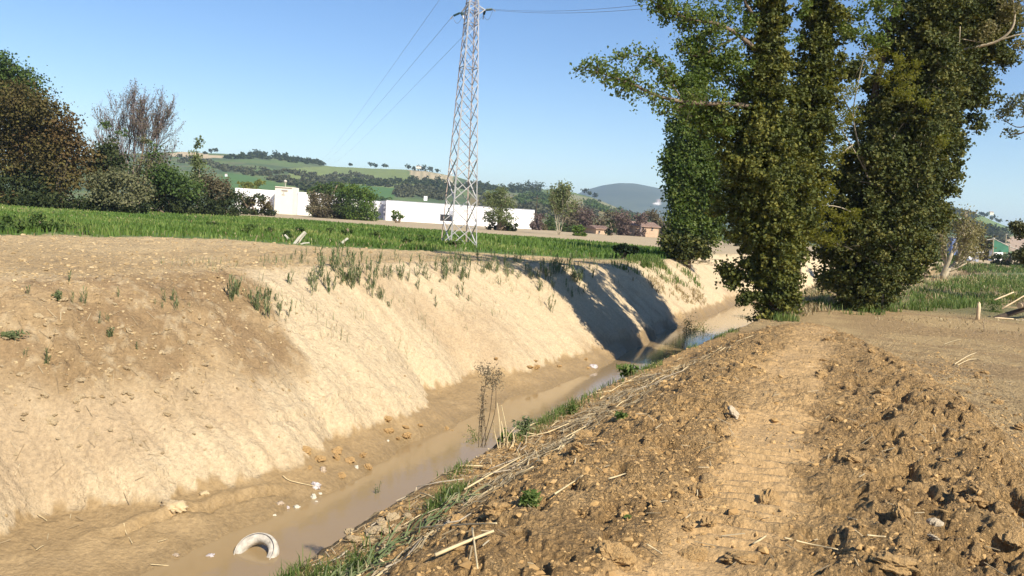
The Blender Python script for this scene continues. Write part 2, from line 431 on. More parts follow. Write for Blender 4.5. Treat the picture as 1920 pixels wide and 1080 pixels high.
def ground_mat(name, bump=.5, bscale=30.0, bd=.02, crumb=1.0):
    m, nt, b = newmat(name)
    at = nt.nodes.new("ShaderNodeAttribute"); at.attribute_name = "col"
    wt = nt.nodes.new("ShaderNodeAttribute"); wt.attribute_name = "wet"
    tc = nt.nodes.new("ShaderNodeTexCoord")
    n1 = nodes_noise(nt, bscale, 8, .7, tc.outputs["Object"])
    n2 = nodes_noise(nt, bscale*.22, 5, .6, tc.outputs["Object"])
    mx = nt.nodes.new("ShaderNodeMix"); mx.data_type = 'RGBA'; mx.blend_type = 'MULTIPLY'; mx.inputs[0].default_value = 1
    r = nt.nodes.new("ShaderNodeMapRange"); r.inputs[1].default_value = .25; r.inputs[2].default_value = .75
    r.inputs[3].default_value = .68; r.inputs[4].default_value = 1.22
    nt.links.new(n1.outputs[0], r.inputs[0])
    nt.links.new(at.outputs["Color"], mx.inputs[6]); nt.links.new(r.outputs[0], mx.inputs[7])
    nt.links.new(mx.outputs[2], b.inputs["Base Color"])
    r2 = nt.nodes.new("ShaderNodeMapRange"); r2.inputs[3].default_value = .95; r2.inputs[4].default_value = .38
    nt.links.new(wt.outputs["Fac"], r2.inputs[0]); nt.links.new(r2.outputs[0], b.inputs["Roughness"])
    b.inputs["Specular IOR Level"].default_value = .25
    ad = nt.nodes.new("ShaderNodeMath"); ad.operation = 'MULTIPLY_ADD'; ad.inputs[1].default_value = 2.2
    nt.links.new(n2.outputs[0], ad.inputs[0]); nt.links.new(n1.outputs[0], ad.inputs[2])
    wv = nt.nodes.new("ShaderNodeMix"); wv.data_type = 'RGBA'; wv.blend_type = 'ADD'; wv.inputs[0].default_value = .06
    nt.links.new(tc.outputs["Object"], wv.inputs[6]); nt.links.new(n1.outputs["Color"], wv.inputs[7])
    for sc, am in ((bscale*.75, -.55), (bscale*1.9, -.3)):
        vo = nt.nodes.new("ShaderNodeTexVoronoi"); vo.inputs["Scale"].default_value = sc; nt.links.new(wv.outputs[2], vo.inputs["Vector"])
        a2 = nt.nodes.new("ShaderNodeMath"); a2.operation = 'MULTIPLY_ADD'; a2.inputs[1].default_value = am*crumb
        nt.links.new(vo.outputs["Distance"], a2.inputs[0]); nt.links.new(ad.outputs[0], a2.inputs[2]); ad = a2
    bp = nt.nodes.new("ShaderNodeBump"); bp.inputs["Distance"].default_value = bd
    sm = nt.nodes.new("ShaderNodeAttribute"); sm.attribute_name = "rolled"; mr = nt.nodes.new("ShaderNodeMapRange")
    mr.inputs[3].default_value = bump; mr.inputs[4].default_value = bump*.4; nt.links.new(sm.outputs["Fac"], mr.inputs[0]); nt.links.new(mr.outputs[0], bp.inputs["Strength"])
    nt.links.new(ad.outputs[0], bp.inputs["Height"]); nt.links.new(bp.outputs[0], b.inputs["Normal"])
    return m
# ------------------------------------------------------------------ ground sheets
def curve_r(pts, z):
    a = []; r = []
    for px, py in pts:
        p = at_z(px, py, z); a.append(math.atan2(p[0], p[1])); r.append(math.hypot(p[0], p[1]))
    return a, r
G_NEAR = curve_r([(-300,432),(0,441),(160,443),(200,446),(330,446),(480,452),(620,462),(760,464),(860,462),(1000,466),(1100,471),(1160,474),(1250,479)], 0)
G_FAR = curve_r([(-300,370),(0,382),(300,396),(400,400),(480,407),(550,412),(650,421),(750,430),(900,441),(1100,456),(1250,470),(1330,478)], -.2)
def mix3(a, b, t):
    return a + (np.asarray(b, float) - a) * t[:, None]
def ground_colour(x, y, z, c):
    n1 = fbm(x*.35, y*.35, 200, 4); n2 = fbm(x*1.7, y*1.7, 205, 4); n3 = fbm(x*6, y*6, 210, 3)
    s, n, r = c['s'], c['n'], c['r']; az = np.arctan2(x, y)
    o = np.ones((len(x), 3)) * np.array([.36, .27, .16])
    plain = np.array([.46, .335, .18])
    o = mix3(o, plain, c['plain'])
    o = mix3(o, [.36, .265, .15], c['plain'] * ss(.5, .7, n2)*.6)
    # ground under crop
    gn = np.interp(az, *G_NEAR); gf = np.interp(az, *G_FAR)
    wig = 1 + .05*(fbm(x*.5, y*.5, 215) - .5)
    green = ss(gn*wig - 1.0, gn*wig + .6, r) * ss(gf + 6, gf - 3, r) * c['plain']
    c['green'] = green
    o = mix3(o, [.10, .15, .045], green)
    o = mix3(o, [.40, .31, .19], c['plain'] * ss(gf - 3, gf + 6, r))
    o = mix3(o, [.12, .13, .06], c['plain'] * ss(190, 240, r))
    # far bank
    face = np.array([.52, .405, .255])
    sw = s + .10*n
    st = fbm(sw*6, n*.22, 216, 3); patch = fbm(s*.3, n*.4, 217, 3)
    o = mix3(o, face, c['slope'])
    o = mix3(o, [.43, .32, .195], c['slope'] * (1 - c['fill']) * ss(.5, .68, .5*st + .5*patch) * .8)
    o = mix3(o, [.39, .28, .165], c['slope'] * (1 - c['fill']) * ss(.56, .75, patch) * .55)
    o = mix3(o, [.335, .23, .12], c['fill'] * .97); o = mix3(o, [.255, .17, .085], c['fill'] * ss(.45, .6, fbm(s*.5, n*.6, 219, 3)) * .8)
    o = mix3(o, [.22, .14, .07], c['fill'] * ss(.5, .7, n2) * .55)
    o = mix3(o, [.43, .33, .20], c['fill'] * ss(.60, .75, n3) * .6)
    mix_top = c['plain'] * ss(14, 0, c['n'] - c['ntop']) * ss(24, 9, s)
    o = mix3(o, [.34, .235, .12], mix_top * ss(.35, .6, n1) * .9)
    # wet mud
    o = mix3(o, [.30, .205, .10], c['berm'])
    o = mix3(o, [.38, .265, .135], c['berm'] * ss(.5, .7, n2) * .6)
    o = mix3(o, [.215, .15, .075], c['berm'] * ss(.45, .0, n - c['nw']) * .7)
    o = mix3(o, [.20, .14, .07], c['rbank'])
    # spoil bank
    md = np.array([.445, .282, .122])
    o = mix3(o, md, c['mound'])
    o = mix3(o, [.33, .202, .084], c['mound'] * ss(.48, .68, n2) * .7)
    o = mix3(o, [.42, .285, .14], c['mound'] * ss(.62, .78, n3) * .5)
    o = mix3(o, [.44, .29, .14], c['track'] * (.5 + .4*n2))
    # path
    o = mix3(o, [.49, .345, .17], c['right'])
    o = mix3(o, [.38, .255, .125], c['right'] * ss(.5, .66, n1) * .8)
    o = mix3(o, [.30, .20, .10], c['right'] * ss(.52, .66, n2) * ss(34, 10, r) * .75)
    rg = c['right'] * ss(27, 32, s) * ss(.35, .55, n1)
    o = mix3(o, [.17, .17, .07], rg * .8)
    o = mix3(o, [.11, .14, .05], c['right'] * ss(60, 90, r))
    o = o * (.90 + .2*fbm(x*12, y*12, 220, 2))[:, None]
    return o
def polar(az0, az1, na, r0, r1, nr):
    a = np.linspace(az0, az1, na); r = r0 * (r1/r0) ** np.linspace(0, 1, nr)
    A, Rr = np.meshgrid(a, r); x = (Rr*np.sin(A)).ravel(); y = (Rr*np.cos(A)).ravel()
    i = np.arange(nr-1)[:, None]*na + np.arange(na-1)[None, :]
    i = i.ravel(); F = np.stack([i, i+1, i+na+1, i+na], 1)
    return x, y, F
def sub(name, V, F, keep, attrs, mat, kind='structure', smooth=True):
    f = F[keep]; used = np.unique(f); mp = np.zeros(len(V), int); mp[used] = np.arange(len(used))
    o = obj(name, V[used], mp[f], mat, None, smooth, {k: a[used] for k, a in attrs.items()})
    tag(o, kind=kind); return o
mat_soil = ground_mat("soil", 1.0, 26, .05, 1.6); mat_bank = ground_mat("bank_silt", .9, 16, .045, .7); mat_far = ground_mat("field_soil", .3, 6)
DR = math.radians
NA, NR, R0_, R1_, AZ_ = 1000, 720, 1.2, 62.0, DR(43)
def near_ground():
    global ZG
    x, y, F = polar(-AZ_, AZ_, NA, R0_, R1_, NR)
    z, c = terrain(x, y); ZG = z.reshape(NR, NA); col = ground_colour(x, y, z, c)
    wet = np.clip(c['berm']*ss(1.2, .1, c['n'] - c['nw']) + .5*c['berm'], 0, 1)*.8
    V = np.stack([x, y, z], 1); A = {'col': col, 'wet': wet, 'rolled': np.clip(.9*c['track'] + .6*c['berm'], 0, 1)}
    fm = F[:, 0]
    isright = (c['n'][fm] < 2.2); mound = isright & (c['mound'][fm] > .5) ; path = isright & ~mound
    left = ~isright; top = left & (c['n'][fm] > c['ntop'][fm] + .2); bed = left & (c['n'][fm] < c['nt'][fm]); bank = left & ~top & ~bed
    sub('spoil_bank_ground', V, F, mound, A, mat_soil); sub('dirt_path', V, F, path, A, mat_soil)
    sub('field', V, F, top, A, mat_bank); sub('stream_bed', V, F, bed, A, mat_bank); sub('stream_bank', V, F, bank, A, mat_bank)
near_ground()
FAST[0] = True
def coarse_ground():
    for k, (a0, a1, na, r0, r1, nr) in enumerate(((-43, 43, 260, 62.0, 420.0, 70), (43, 317, 300, 1.2, 420.0, 120))):
        x, y, F = polar(DR(a0), DR(a1), na, r0, r1, nr)
        z, c = terrain(x, y); col = ground_colour(x, y, z, c)
        o = obj('ground', np.stack([x, y, z], 1), F, mat_far, None, True, {'col': col, 'wet': z*0}); tag(o, kind='structure')
    # patch right under the camera and the plain out to the horizon
    x, y, F = polar(0, 2*PI, 49, .02, 1.2, 8); z, c = terrain(x, y)
    o = obj('ground', np.stack([x, y, z], 1), F, mat_soil, None, True, {'col': ground_colour(x, y, z, c), 'wet': z*0}); tag(o, kind='structure')
    x, y, F = polar(0, 2*PI, 121, 418, 9000, 10)
    o = obj('ground', np.stack([x, y, x*0 - 1.75], 1), F, mat_far, None, True, {'col': np.ones((len(x), 3))*np.array([.09, .11, .05]), 'wet': x*0}); tag(o, kind='structure')
coarse_ground()
# ------------------------------------------------------------------ water
def water():
    m, nt, b = newmat("muddy_water")
    tc = nt.nodes.new("ShaderNodeTexCoord")
    n = nodes_noise(nt, .5, 3, .5, tc.outputs["Object"]); n2 = nodes_noise(nt, 6, 3, .5, tc.outputs["Object"])
    mx = nt.nodes.new("ShaderNodeMix"); mx.data_type = 'RGBA'
    mx.inputs[6].default_value = (.25, .172, .085, 1); mx.inputs[7].default_value = (.31, .22, .115, 1)
    nt.links.new(n.outputs[0], mx.inputs[0]); nt.links.new(mx.outputs[2], b.inputs["Base Color"])
    b.inputs["Roughness"].default_value = .07; b.inputs["IOR"].default_value = 1.33; b.inputs["Specular IOR Level"].default_value = .5
    bp = nt.nodes.new("ShaderNodeBump"); bp.inputs["Strength"].default_value = .08; bp.inputs["Distance"].default_value = .02
    nt.links.new(n2.outputs[0], bp.inputs["Height"]); nt.links.new(bp.outputs[0], b.inputs["Normal"])
    V = []; ss_ = np.arange(-14, 92, 1.0)
    for s in ss_:
        for n_ in (1.2, 7.3):
            t = min(max(s - 52, 0), 12); nn = n_ - .014*t*t - max(s - 64, 0)*.336
            x, y = P0[0] + s*U[0] + nn*N[0], P0[1] + s*U[1] + nn*N[1]; V.append((x, y, WATER_Z))
    k = np.arange(len(ss_)-1)*2
    o = obj('stream_water', V, np.stack([k, k+1, k+3, k+2], 1), m); tag(o, kind='structure')
water()
# ------------------------------------------------------------------ foliage helpers
def unit(v): return v / (np.linalg.norm(v, axis=-1, keepdims=True) + 1e-9)
def rand_dirs(n): return unit(rng.normal(size=(n, 3)))
def leaf_geo(P, size, v, up=.5, aspect=.55, fold=.18, jitter=.35, out=None):
    n = len(P); sz = size * (1 + jitter*(rng.random(n)*2-1))
    nm = rand_dirs(n) + np.array([0, 0, up])
    if out is not None: nm = nm + out
    nm = unit(nm); t = unit(np.cross(nm, rand_dirs(n))); b = np.cross(nm, t)
    L = (sz*.5)[:, None]; Wd = (sz*.5*aspect)[:, None]; f = nm * (sz*fold)[:, None]
    V = np.stack([P - t*L, P + b*Wd + f - t*L*.15, P + t*L, P - b*Wd + f - t*L*.15], 1).reshape(-1, 3)
    k = np.arange(n)*4
    F = np.concatenate([np.stack([k, k+1, k+2], 1), np.stack([k, k+2, k+3], 1)])
    return V, F, np.repeat(v, 4)
def clumps(c, rad, nc, per, cr, shell=.55, flat=.75, low=None):
    """points in leafy clumps spread through an ellipsoid"""
    c = np.asarray(c, float); rad = np.broadcast_to(np.asarray(rad, float), (3,))
    d = rand_dirs(nc); q = (shell + (1 - shell)*rng.random(nc)**.7)
    q = np.where(rng.random(nc) < .18, q*.5, q)
    C = c + d * q[:, None] * rad
    k = rng.integers(0, nc, nc*per)
    P = C[k] + rng.normal(size=(len(k), 3)) * np.array([1, 1, flat]) * cr
    cv = rng.random(nc)
    return P, np.clip(.6*cv[k] + .4*rng.random(len(k)), 0, 1), unit(P - c)
class Cloud:
    def __init__(s): s.P = []; s.v = []; s.o = []
    def add(s, t):
        s.P.append(t[0]); s.v.append(t[1]); s.o.append(t[2]); return s
    def build(s, name, mat, size, parent=None, origin=(0,0,0), up=.5, aspect=.55, outw=.5, fold=.18):
        P = np.concatenate(s.P); v = np.concatenate(s.v); o = np.concatenate(s.o)*outw
        V, F, a = leaf_geo(P - np.asarray(origin), size, v, up, aspect, fold=fold, out=o)
        return obj(name, V, F, mat, parent, False, {'v': a})
def grow(mb, p, d, L, r, lev, tips, spread=.6, up=.15, kids=3, sides=5, seg=4, bend=.18, a=0.0, ratio=.68, minr=.004):
    pts = [p.copy()]; dd = unit(d)
    for i in range(seg):
        dd = unit(dd + rng.normal(size=3)*bend*.6 + np.array([0, 0, up*.3]))
        pts.append(pts[-1] + dd * L/seg)
    rr = np.linspace(r, r*.5, len(pts))
    add_tube(mb, pts, rr, max(3, sides), a)
    if lev <= 0:
        tips.append((pts[-1], dd)); tips.append((pts[seg//2], dd)); return
    for k in range(kids):
        f = .35 + .65*(k + rng.random()*.6)/kids; f = min(f, .98); i = min(int(f*seg), seg-1); q = pts[i] + (pts[i+1]-pts[i])*(f*seg - i)
        nd = unit(dd + unit(np.cross(dd, rng.normal(size=3)))*spread*(.7 + .6*rng.random()) + np.array([0, 0, up]))
        grow(mb, q, nd, L*ratio*(.75 + .4*rng.random()), max(r*.5, minr), lev-1, tips, spread, up, kids, sides-1, max(2, seg-1), bend, a, ratio, minr)
    grow(mb, pts[-1], dd, L*ratio, max(r*.5, minr), lev-1, tips, spread, up, kids, sides-1, max(2, seg-1), bend, a, ratio, minr)
def path_px(lst, D=None):
    """[(px,py,D)] -> points"""
    return np.array([at_d(a, b, d) for a, b, d in lst])
def smooth_path(P, n=4):
    P = np.asarray(P, float); out = []
    for i in range(len(P)-1):
        p0 = P[max(i-1, 0)]; p1 = P[i]; p2 = P[i+1]; p3 = P[min(i+2, len(P)-1)]
        for k in range(n):
            t = k/n; out.append(.5*((2*p1) + (-p0+p2)*t + (2*p0-5*p1+4*p2-p3)*t*t + (-p0+3*p1-3*p2+p3)*t**3))
    out.append(P[-1]); return np.array(out)
bark = plain_mat("bark", (.17, .125, .085), .9, .4, 6, .5)
bark_pale = plain_mat("pale_bark", (.36, .30, .21), .85, .3, 5, .3)
bark_dark = plain_mat("dark_bark", (.07, .05, .035), .9, .35, 6, .4)
twig_mat = plain_mat("twig_bark", (.20, .155, .145), .9, .3, 3)
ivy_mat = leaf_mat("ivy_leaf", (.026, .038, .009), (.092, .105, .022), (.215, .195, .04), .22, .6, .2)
ivy_mat2 = leaf_mat("ivy_leaf_dark", (.022, .034, .010), (.074, .088, .022), (.175, .160, .042), .18, .6, .2)
poplar_mat = leaf_mat("poplar_leaf", (.045, .080, .016), (.105, .150, .030), (.19, .21, .05), .35, .55, .25)
acacia_mat = leaf_mat("acacia_leaf", (.11, .125, .018), (.19, .19, .03), (.30, .27, .08), .45, .6, .2)
def px_r(p, rpx): return rpx * p[1] / FPX

# ------------------------------------------------------------------ the ivy-clad trees on the right bank
def ivy_sleeve(cl, path, radii, n, cr=.10):
    """ivy in lumps round a stem, over a thin dark inner layer; path (k,3), radii (k,)"""
    n = int(n*1.75); path = np.asarray(path); radii = np.asarray(radii, float)
    seg = np.linalg.norm(np.diff(path, axis=0), axis=1); w = seg * (radii[:-1] + radii[1:]); w /= w.sum()
    def place(nc, lo, hi):
        k = rng.choice(len(seg), nc, p=w); t = rng.random(nc)
        c = path[k] + (path[k+1]-path[k])*t[:, None]; r = radii[k] + (radii[k+1]-radii[k])*t
        d = unit(rand_dirs(nc)*np.array([1, 1, .3])); return c + d*(r*(lo + (hi-lo)*rng.random(nc)**1.2))[:, None], r, d
    nc = n // 85; C, r, d = place(nc, .45, 1.25)
    j = rng.integers(0, nc, int(n*.8)); m = len(j); sc = (.06 + .11*r[j]) * (.5 + 1.0*rng.random(nc)[j])
    off = unit(rng.normal(size=(m, 3))) * (rng.random(m)**.6)[:, None] * 1.7
    P = C[j] + off * sc[:, None]*np.array([1, 1, .8]); cv = rng.random(nc)
    cl.add((P, np.clip(.1 + .5*cv[j] + .4*rng.random(m), 0, 1), unit(off + .6*d[j])))
    q, r, d = place(n//260, .8, 1.1)      # long shoots standing clear of the mass
    for a, b in zip(q, d):
        dd = unit(b + np.array([0, 0, .2 + .5*rng.random()]) + rng.normal(size=3)*.4); L = .15 + .4*rng.random(); m = int(14 + 40*L); t = rng.random(m)
        pp = a + dd*(L*t)[:, None] + rng.normal(size=(m, 3))*.05; cl.add((pp, np.clip(.45 + .5*rng.random(m), 0, 1), np.zeros((m, 3))))
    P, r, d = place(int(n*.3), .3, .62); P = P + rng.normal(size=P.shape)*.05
    cl.add((P, rng.random(len(P))*.4, d))  # inner leaves kept to the dark colours: shade inside the ivy put into colour
def stems(mb, path, r0, r1, sides=9): add_tube(mb, path, np.linspace(r0, r1, len(path)), sides)
def big_tree_a():
    base = hit(1455, 597); D = base[1]; root = empty('ivy_clad_tree', base)
    tag(root, 'twin stemmed ivy covered tree with a long leafy limb reaching left over the stream', 'tree', 'ivy clad trees on the near bank')
    base = base - np.array([0, 0, .15])
    tr = smooth_path(path_px([(1455,602,D),(1448,480,D),(1436,380,D),(1432,280,D),(1436,180,D),(1441,90,D),(1444,0,D),(1450,-160,D+.3),(1452,-330,D+.6)]), 3)
    mb = MB(); stems(mb, tr, .30, .10, 10); 
    cl = Cloud(); K = D/FPX
    ivy_sleeve(cl, path_px([(1456,600,D),(1452,540,D),(1445,480,D),(1436,400,D),(1434,320,D),(1436,240,D),(1440,170,D),(1442,90,D),(1444,0,D),(1450,-120,D),(1450,-250,D)]),
               np.array([36,34,42,62,66,52,42,30,29,28,22])*K, 36000, .16)
    # second stem leaning right then up behind
    tr2 = smooth_path(path_px([(1468,600,D+.1),(1480,500,D+.5),(1492,400,D+.8),(1505,300,D+1),(1522,200,D+1.1),(1538,90,D+1.2),(1546,0,D+1.2),(1550,-160,D+1.2),(1548,-300,D+1.3)]), 3)
    stems(mb, tr2, .24, .09, 9)
    ivy_sleeve(cl, path_px([(1472,520,D+.4),(1484,430,D+.8),(1500,340,D+1),(1515,250,D+1),(1528,170,D+1.1),(1540,90,D+1.2),(1546,0,D+1.2),(1550,-120,D+1.2),(1548,-240,D+1.2)]),
               np.array([22,34,46,50,42,36,38,38,26])*K, 22000, .16)
    P = lambda x, y, dd=0: at_d(x, y, D+dd)
    for (x, y, r, dd, n) in ((1385,300,52,0,50),(1370,380,38,.2,34),(1390,430,28,-.1,20),(1345,230,40,.1,26),(1400,505,24,0,14),(1372,520,22,.2,14),(1484,530,15,-.2,9),(1480,562,12,-.1,7),(1410,250,45,-.2,36),
                              (1492,410,36,-.3,26),(1485,350,50,-.5,40),(1450,420,50,-.6,40),(1400,560,14,-.1,7),(1365,505,12,.1,6),(1425,340,60,-.7,44),(1510,255,34,.4,16)):
        c = P(x, y, dd); cl.add(clumps(c, r*K, n, 55, .13, .35))
    o = mb.build('trunk', bark_dark, root, True, origin=root.location)
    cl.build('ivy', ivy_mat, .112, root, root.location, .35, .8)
    # limbs with their own larger, looser leaves
    lm = MB(); lf = Cloud()
    def limb(pts, r0, r1, leaves, n=9, per=30, cr=.14, sp=.45):
        path = smooth_path(path_px([(a, b, D+d) for a, b, d in pts]), 4); add_tube(lm, path, np.linspace(r0, r1, len(path)), 7)
        for k in range(leaves):
            f = .25 + .75*rng.random(); i = int(f*(len(path)-1)); q = path[i]
            d = unit(rng.normal(size=3)*np.array([1, 1, .8]) + np.array([-.3, 0, .12])); L = sp*(.5 + rng.random())*(1.1 - .5*f)
            tp = smooth_path([q, q + d*L*.5 + np.array([0, 0, .03]), q + d*L + np.array([0, 0, -.04])], 3); add_tube(lm, tp, np.linspace(.012, .004, len(tp)), 3)
            for j in range(n):
                c = tp[rng.integers(2, len(tp))] + rng.normal(size=3)*.10
                m = max(2, per//n); p = c + rng.normal(size=(m, 3))*cr*np.array([1, 1, .9])
                lf.add((p, np.clip(.3 + .6*rng.random(m), 0, 1), np.zeros((m, 3))))
    limb([(1432,205,0),(1380,196,-.3),(1300,193,-.6),(1240,182,-.9),(1185,158,-1.1),(1130,138,-1.3),(1090,130,-1.4)], .085, .012, 52, 8, 40, .09, .62)
    limb([(1300,193,-.6),(1262,205,-.7),(1235,218,-.7)], .03, .008, 8, 6, 24, .08, .4)
    limb([(1280,190,-.6),(1262,160,-.6),(1245,130,-.7),(1205,105,-.8),(1160,112,-.9)], .03, .008, 20, 7, 36, .09, .5)
    limb([(1436,110,0),(1390,70,-.2),(1345,45,-.4),(1300,38,-.5),(1255,22,-.6),(1220,0,-.7),(1195,-30,-.7)], .075, .012, 46, 8, 40, .10, .6)
    limb([(1385,68,-.2),(1350,85,-.2),(1310,105,-.3),(1275,95,-.4)], .035, .008, 22, 7, 36, .10, .5)
    limb([(1440,60,0),(1400,10,-.1),(1380,-40,-.1),(1320,-80,-.3),(1260,-90,-.3)], .06, .01, 40, 8, 40, .11, .7)
    limb([(1434,250,0),(1395,180,.2),(1360,140,.3),(1325,110,.3)], .05, .01, 34, 8, 44, .11, .6)
    limb([(1432,230,0),(1380,235,.1),(1330,225,.1),(1290,215,.1)], .05, .01, 32, 8, 44, .11, .5)
    limb([(1446,-60,0),(1500,-140,.2),(1600,-200,.5)], .06, .01, 40, 8, 44, .15, .9)
    limb([(1446,-100,0),(1380,-200,.2),(1300,-260,.5)], .06, .01, 40, 8, 44, .15, .9)
    limb([(1450,-160,0),(1440,-300,.2),(1430,-420,.5)], .06, .01, 40, 8, 44, .16, 1.0)
    limb([(1546,-60,1.2),(1560,-200,1.3),(1600,-350,1.5)], .06, .01, 44, 8, 44, .16, 1.0)
    for (x, y, r, n) in ((1330,60,45,16),(1290,35,32,12),(1372,100,38,16),(1350,10,50,18),(1250,22,22,6),(1402,40,26,9),(1300,92,26,9),(1312,150,40,16),(1350,190,40,18),(1270,150,26,8),(1390,140,34,16),(1355,240,34,14),(1500,20,22,4),(1490,70,14,2),
                         (1615,30,36,12),(1650,10,40,14),(1590,70,26,8),(1640,70,30,10),(1600,-30,40,12),(1680,-20,40,12),(1250,150,26,7),(1230,115,20,5),(1420,160,26,9),(1340,120,34,12)):
        t = clumps(at_d(x, y, D + (1.0 if x > 1550 else -.2)), r*K, n, 34, .11, .1); lf.add((t[0], np.clip(.2 + t[1]*.8, 0, 1), t[2]*0))
    lm.build('limb', bark, root, True, origin=root.location)
    lf.build('foliage', poplar_mat, .105, root, root.location, .1, .7)
    return root
def big_tree_c():
    base = hit(1602, 581); D = base[1]; root = empty('ivy_clad_tree', base)
    tag(root, 'broad leaning ivy covered tree, leafy down to the ground, right of the twin stems', 'tree', 'ivy clad trees on the near bank')
    base = base - np.array([0, 0, .2]); K = D/FPX
    mb = MB()
    for pts, r in (([(1602,590,0),(1625,480,.1),(1655,380,.2),(1685,270,.3),(1715,160,.3),(1745,50,.2),(1770,-60,.2),(1800,-220,.2)], .34),
                   ([(1606,590,.2),(1660,500,.5),(1715,400,.7),(1745,300,.9),(1762,200,1.0),(1790,90,1.1),(1810,-60,1.2)], .2),
                   ([(1655,380,.2),(1640,280,.1),(1640,180,0),(1660,90,0),(1680,0,0),(1690,-120,0)], .16)):
        p = smooth_path(path_px([(a, b, D+d) for a, b, d in pts]), 3); stems(mb, p, r, r*.35, 9)
    cl = Cloud()
    ivy_sleeve(cl, path_px([(1602,590,D),(1608,540,D),(1620,480,D),(1645,400,D),(1675,300,D),(1705,200,D),(1735,100,D),(1760,0,D),(1785,-120,D),(1800,-240,D)]),
               np.array([32,52,74,84,80,68,62,58,52,35])*K, 40000, .17)
    ivy_sleeve(cl, path_px([(1660,500,D+.5),(1715,400,D+.7),(1740,320,D+.9),(1758,220,D+1),(1785,110,D+1.1),(1810,0,D+1.2),(1830,-120,D+1.2)]),
               np.array([46,50,46,50,60,68,60])*K, 24000, .17)
    for (x, y, r, dd, n) in ((1565,470,34,0,26),(1560,520,26,-.1,18),(1570,400,32,0,26),(1590,340,36,0,26),(1720,470,40,.1,32),(1760,400,36,.3,26),(1775,340,32,.4,22),(1660,530,40,-.3,30),(1700,510,26,-.1,16),
                              (1640,230,40,0,24),(1800,270,26,.6,12),(1815,170,40,.7,30),(1845,100,46,.8,34),(1875,60,42,.8,28),(1850,150,30,.6,16),(1860,20,50,.6,32),(1690,60,50,.1,32),(1655,80,34,.2,18),(1800,20,60,.2,40),
                              (1590,555,22,-.2,12),(1640,570,18,-.2,9),(1725,-40,70,.2,34),(1800,-140,90,.2,50),(1870,-80,80,.6,44),(1600,300,28,.2,14),(1780,230,30,.8,18),(1600,120,30,.2,14),(1590,60,22,.2,8),(1880,110,26,.7,12),(1850,190,22,.7,10),(1885,30,36,.7,18),(1830,230,20,.7,8),(1575,440,24,0,12),(1735,455,30,.2,16),(1700,380,60,-.8,44),(1665,300,55,-.8,40),(1640,450,55,-.8,40),(1610,430,40,-.8,28),(1730,180,50,-.7,34),(1760,90,50,-.6,34),(1640,160,34,.2,18)):
        cl.add(clumps(at_d(x, y, D+dd), r*K, n, 52, .14, .3))
    mb.build('trunk', bark_dark, root, True, origin=root.location)
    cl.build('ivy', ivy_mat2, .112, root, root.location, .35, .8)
    lm = MB()
    for pts, r in (([(1768,100,-.2),(1830,88,-.6),(1872,76,-.9),(1898,52,-1.1),(1902,20,-1.1),(1893,-20,-1.1)], .055), ([(1872,76,-.9),(1905,66,-1.1),(1940,60,-1.2)], .03), ([(1845,80,-.7),(1800,72,-.8),(1770,60,-.9)], .018),
                   ([(1800,50,-.9),(1799,75,-.9),(1797,98,-.9)], .02), ([(1893,-20,-1.1),(1880,-80,-1),(1900,-150,-1)], .03), ([(1730,330,-.9),(1722,290,-.9),(1735,250,-.9)], .012), ([(1655,440,-1.1),(1680,470,-1.1),(1690,430,-1.0)], .02), ([(1680,380,-1.1),(1650,350,-1.1),(1612,340,-1.0)], .014)):
        p = smooth_path(path_px([(a, b, D+d) for a, b, d in pts]), 4); lm = MB(); add_tube(lm, p, np.linspace(r, r*.45, len(p)), 7)
        lm.build('limb', bark_pale, root, True, origin=root.location)
    lf = Cloud()
    for (x, y, r, n) in ((1890,30,34,26),(1915,85,16,8),(1850,60,24,12),(1905,10,30,18),(1765,70,18,8),(1880,-40,60,40),(1770,115,14,6)):
        lf.add(clumps(at_d(x, y, D-.9), r*K, n, 22, .10, .1))
    lf.build('foliage', leaf_mat("blond_leaf", (.11,.11,.035), (.20,.18,.07), (.34,.30,.17), .35, .55, .2), .10, root, root.location, .2, .6)
    return root
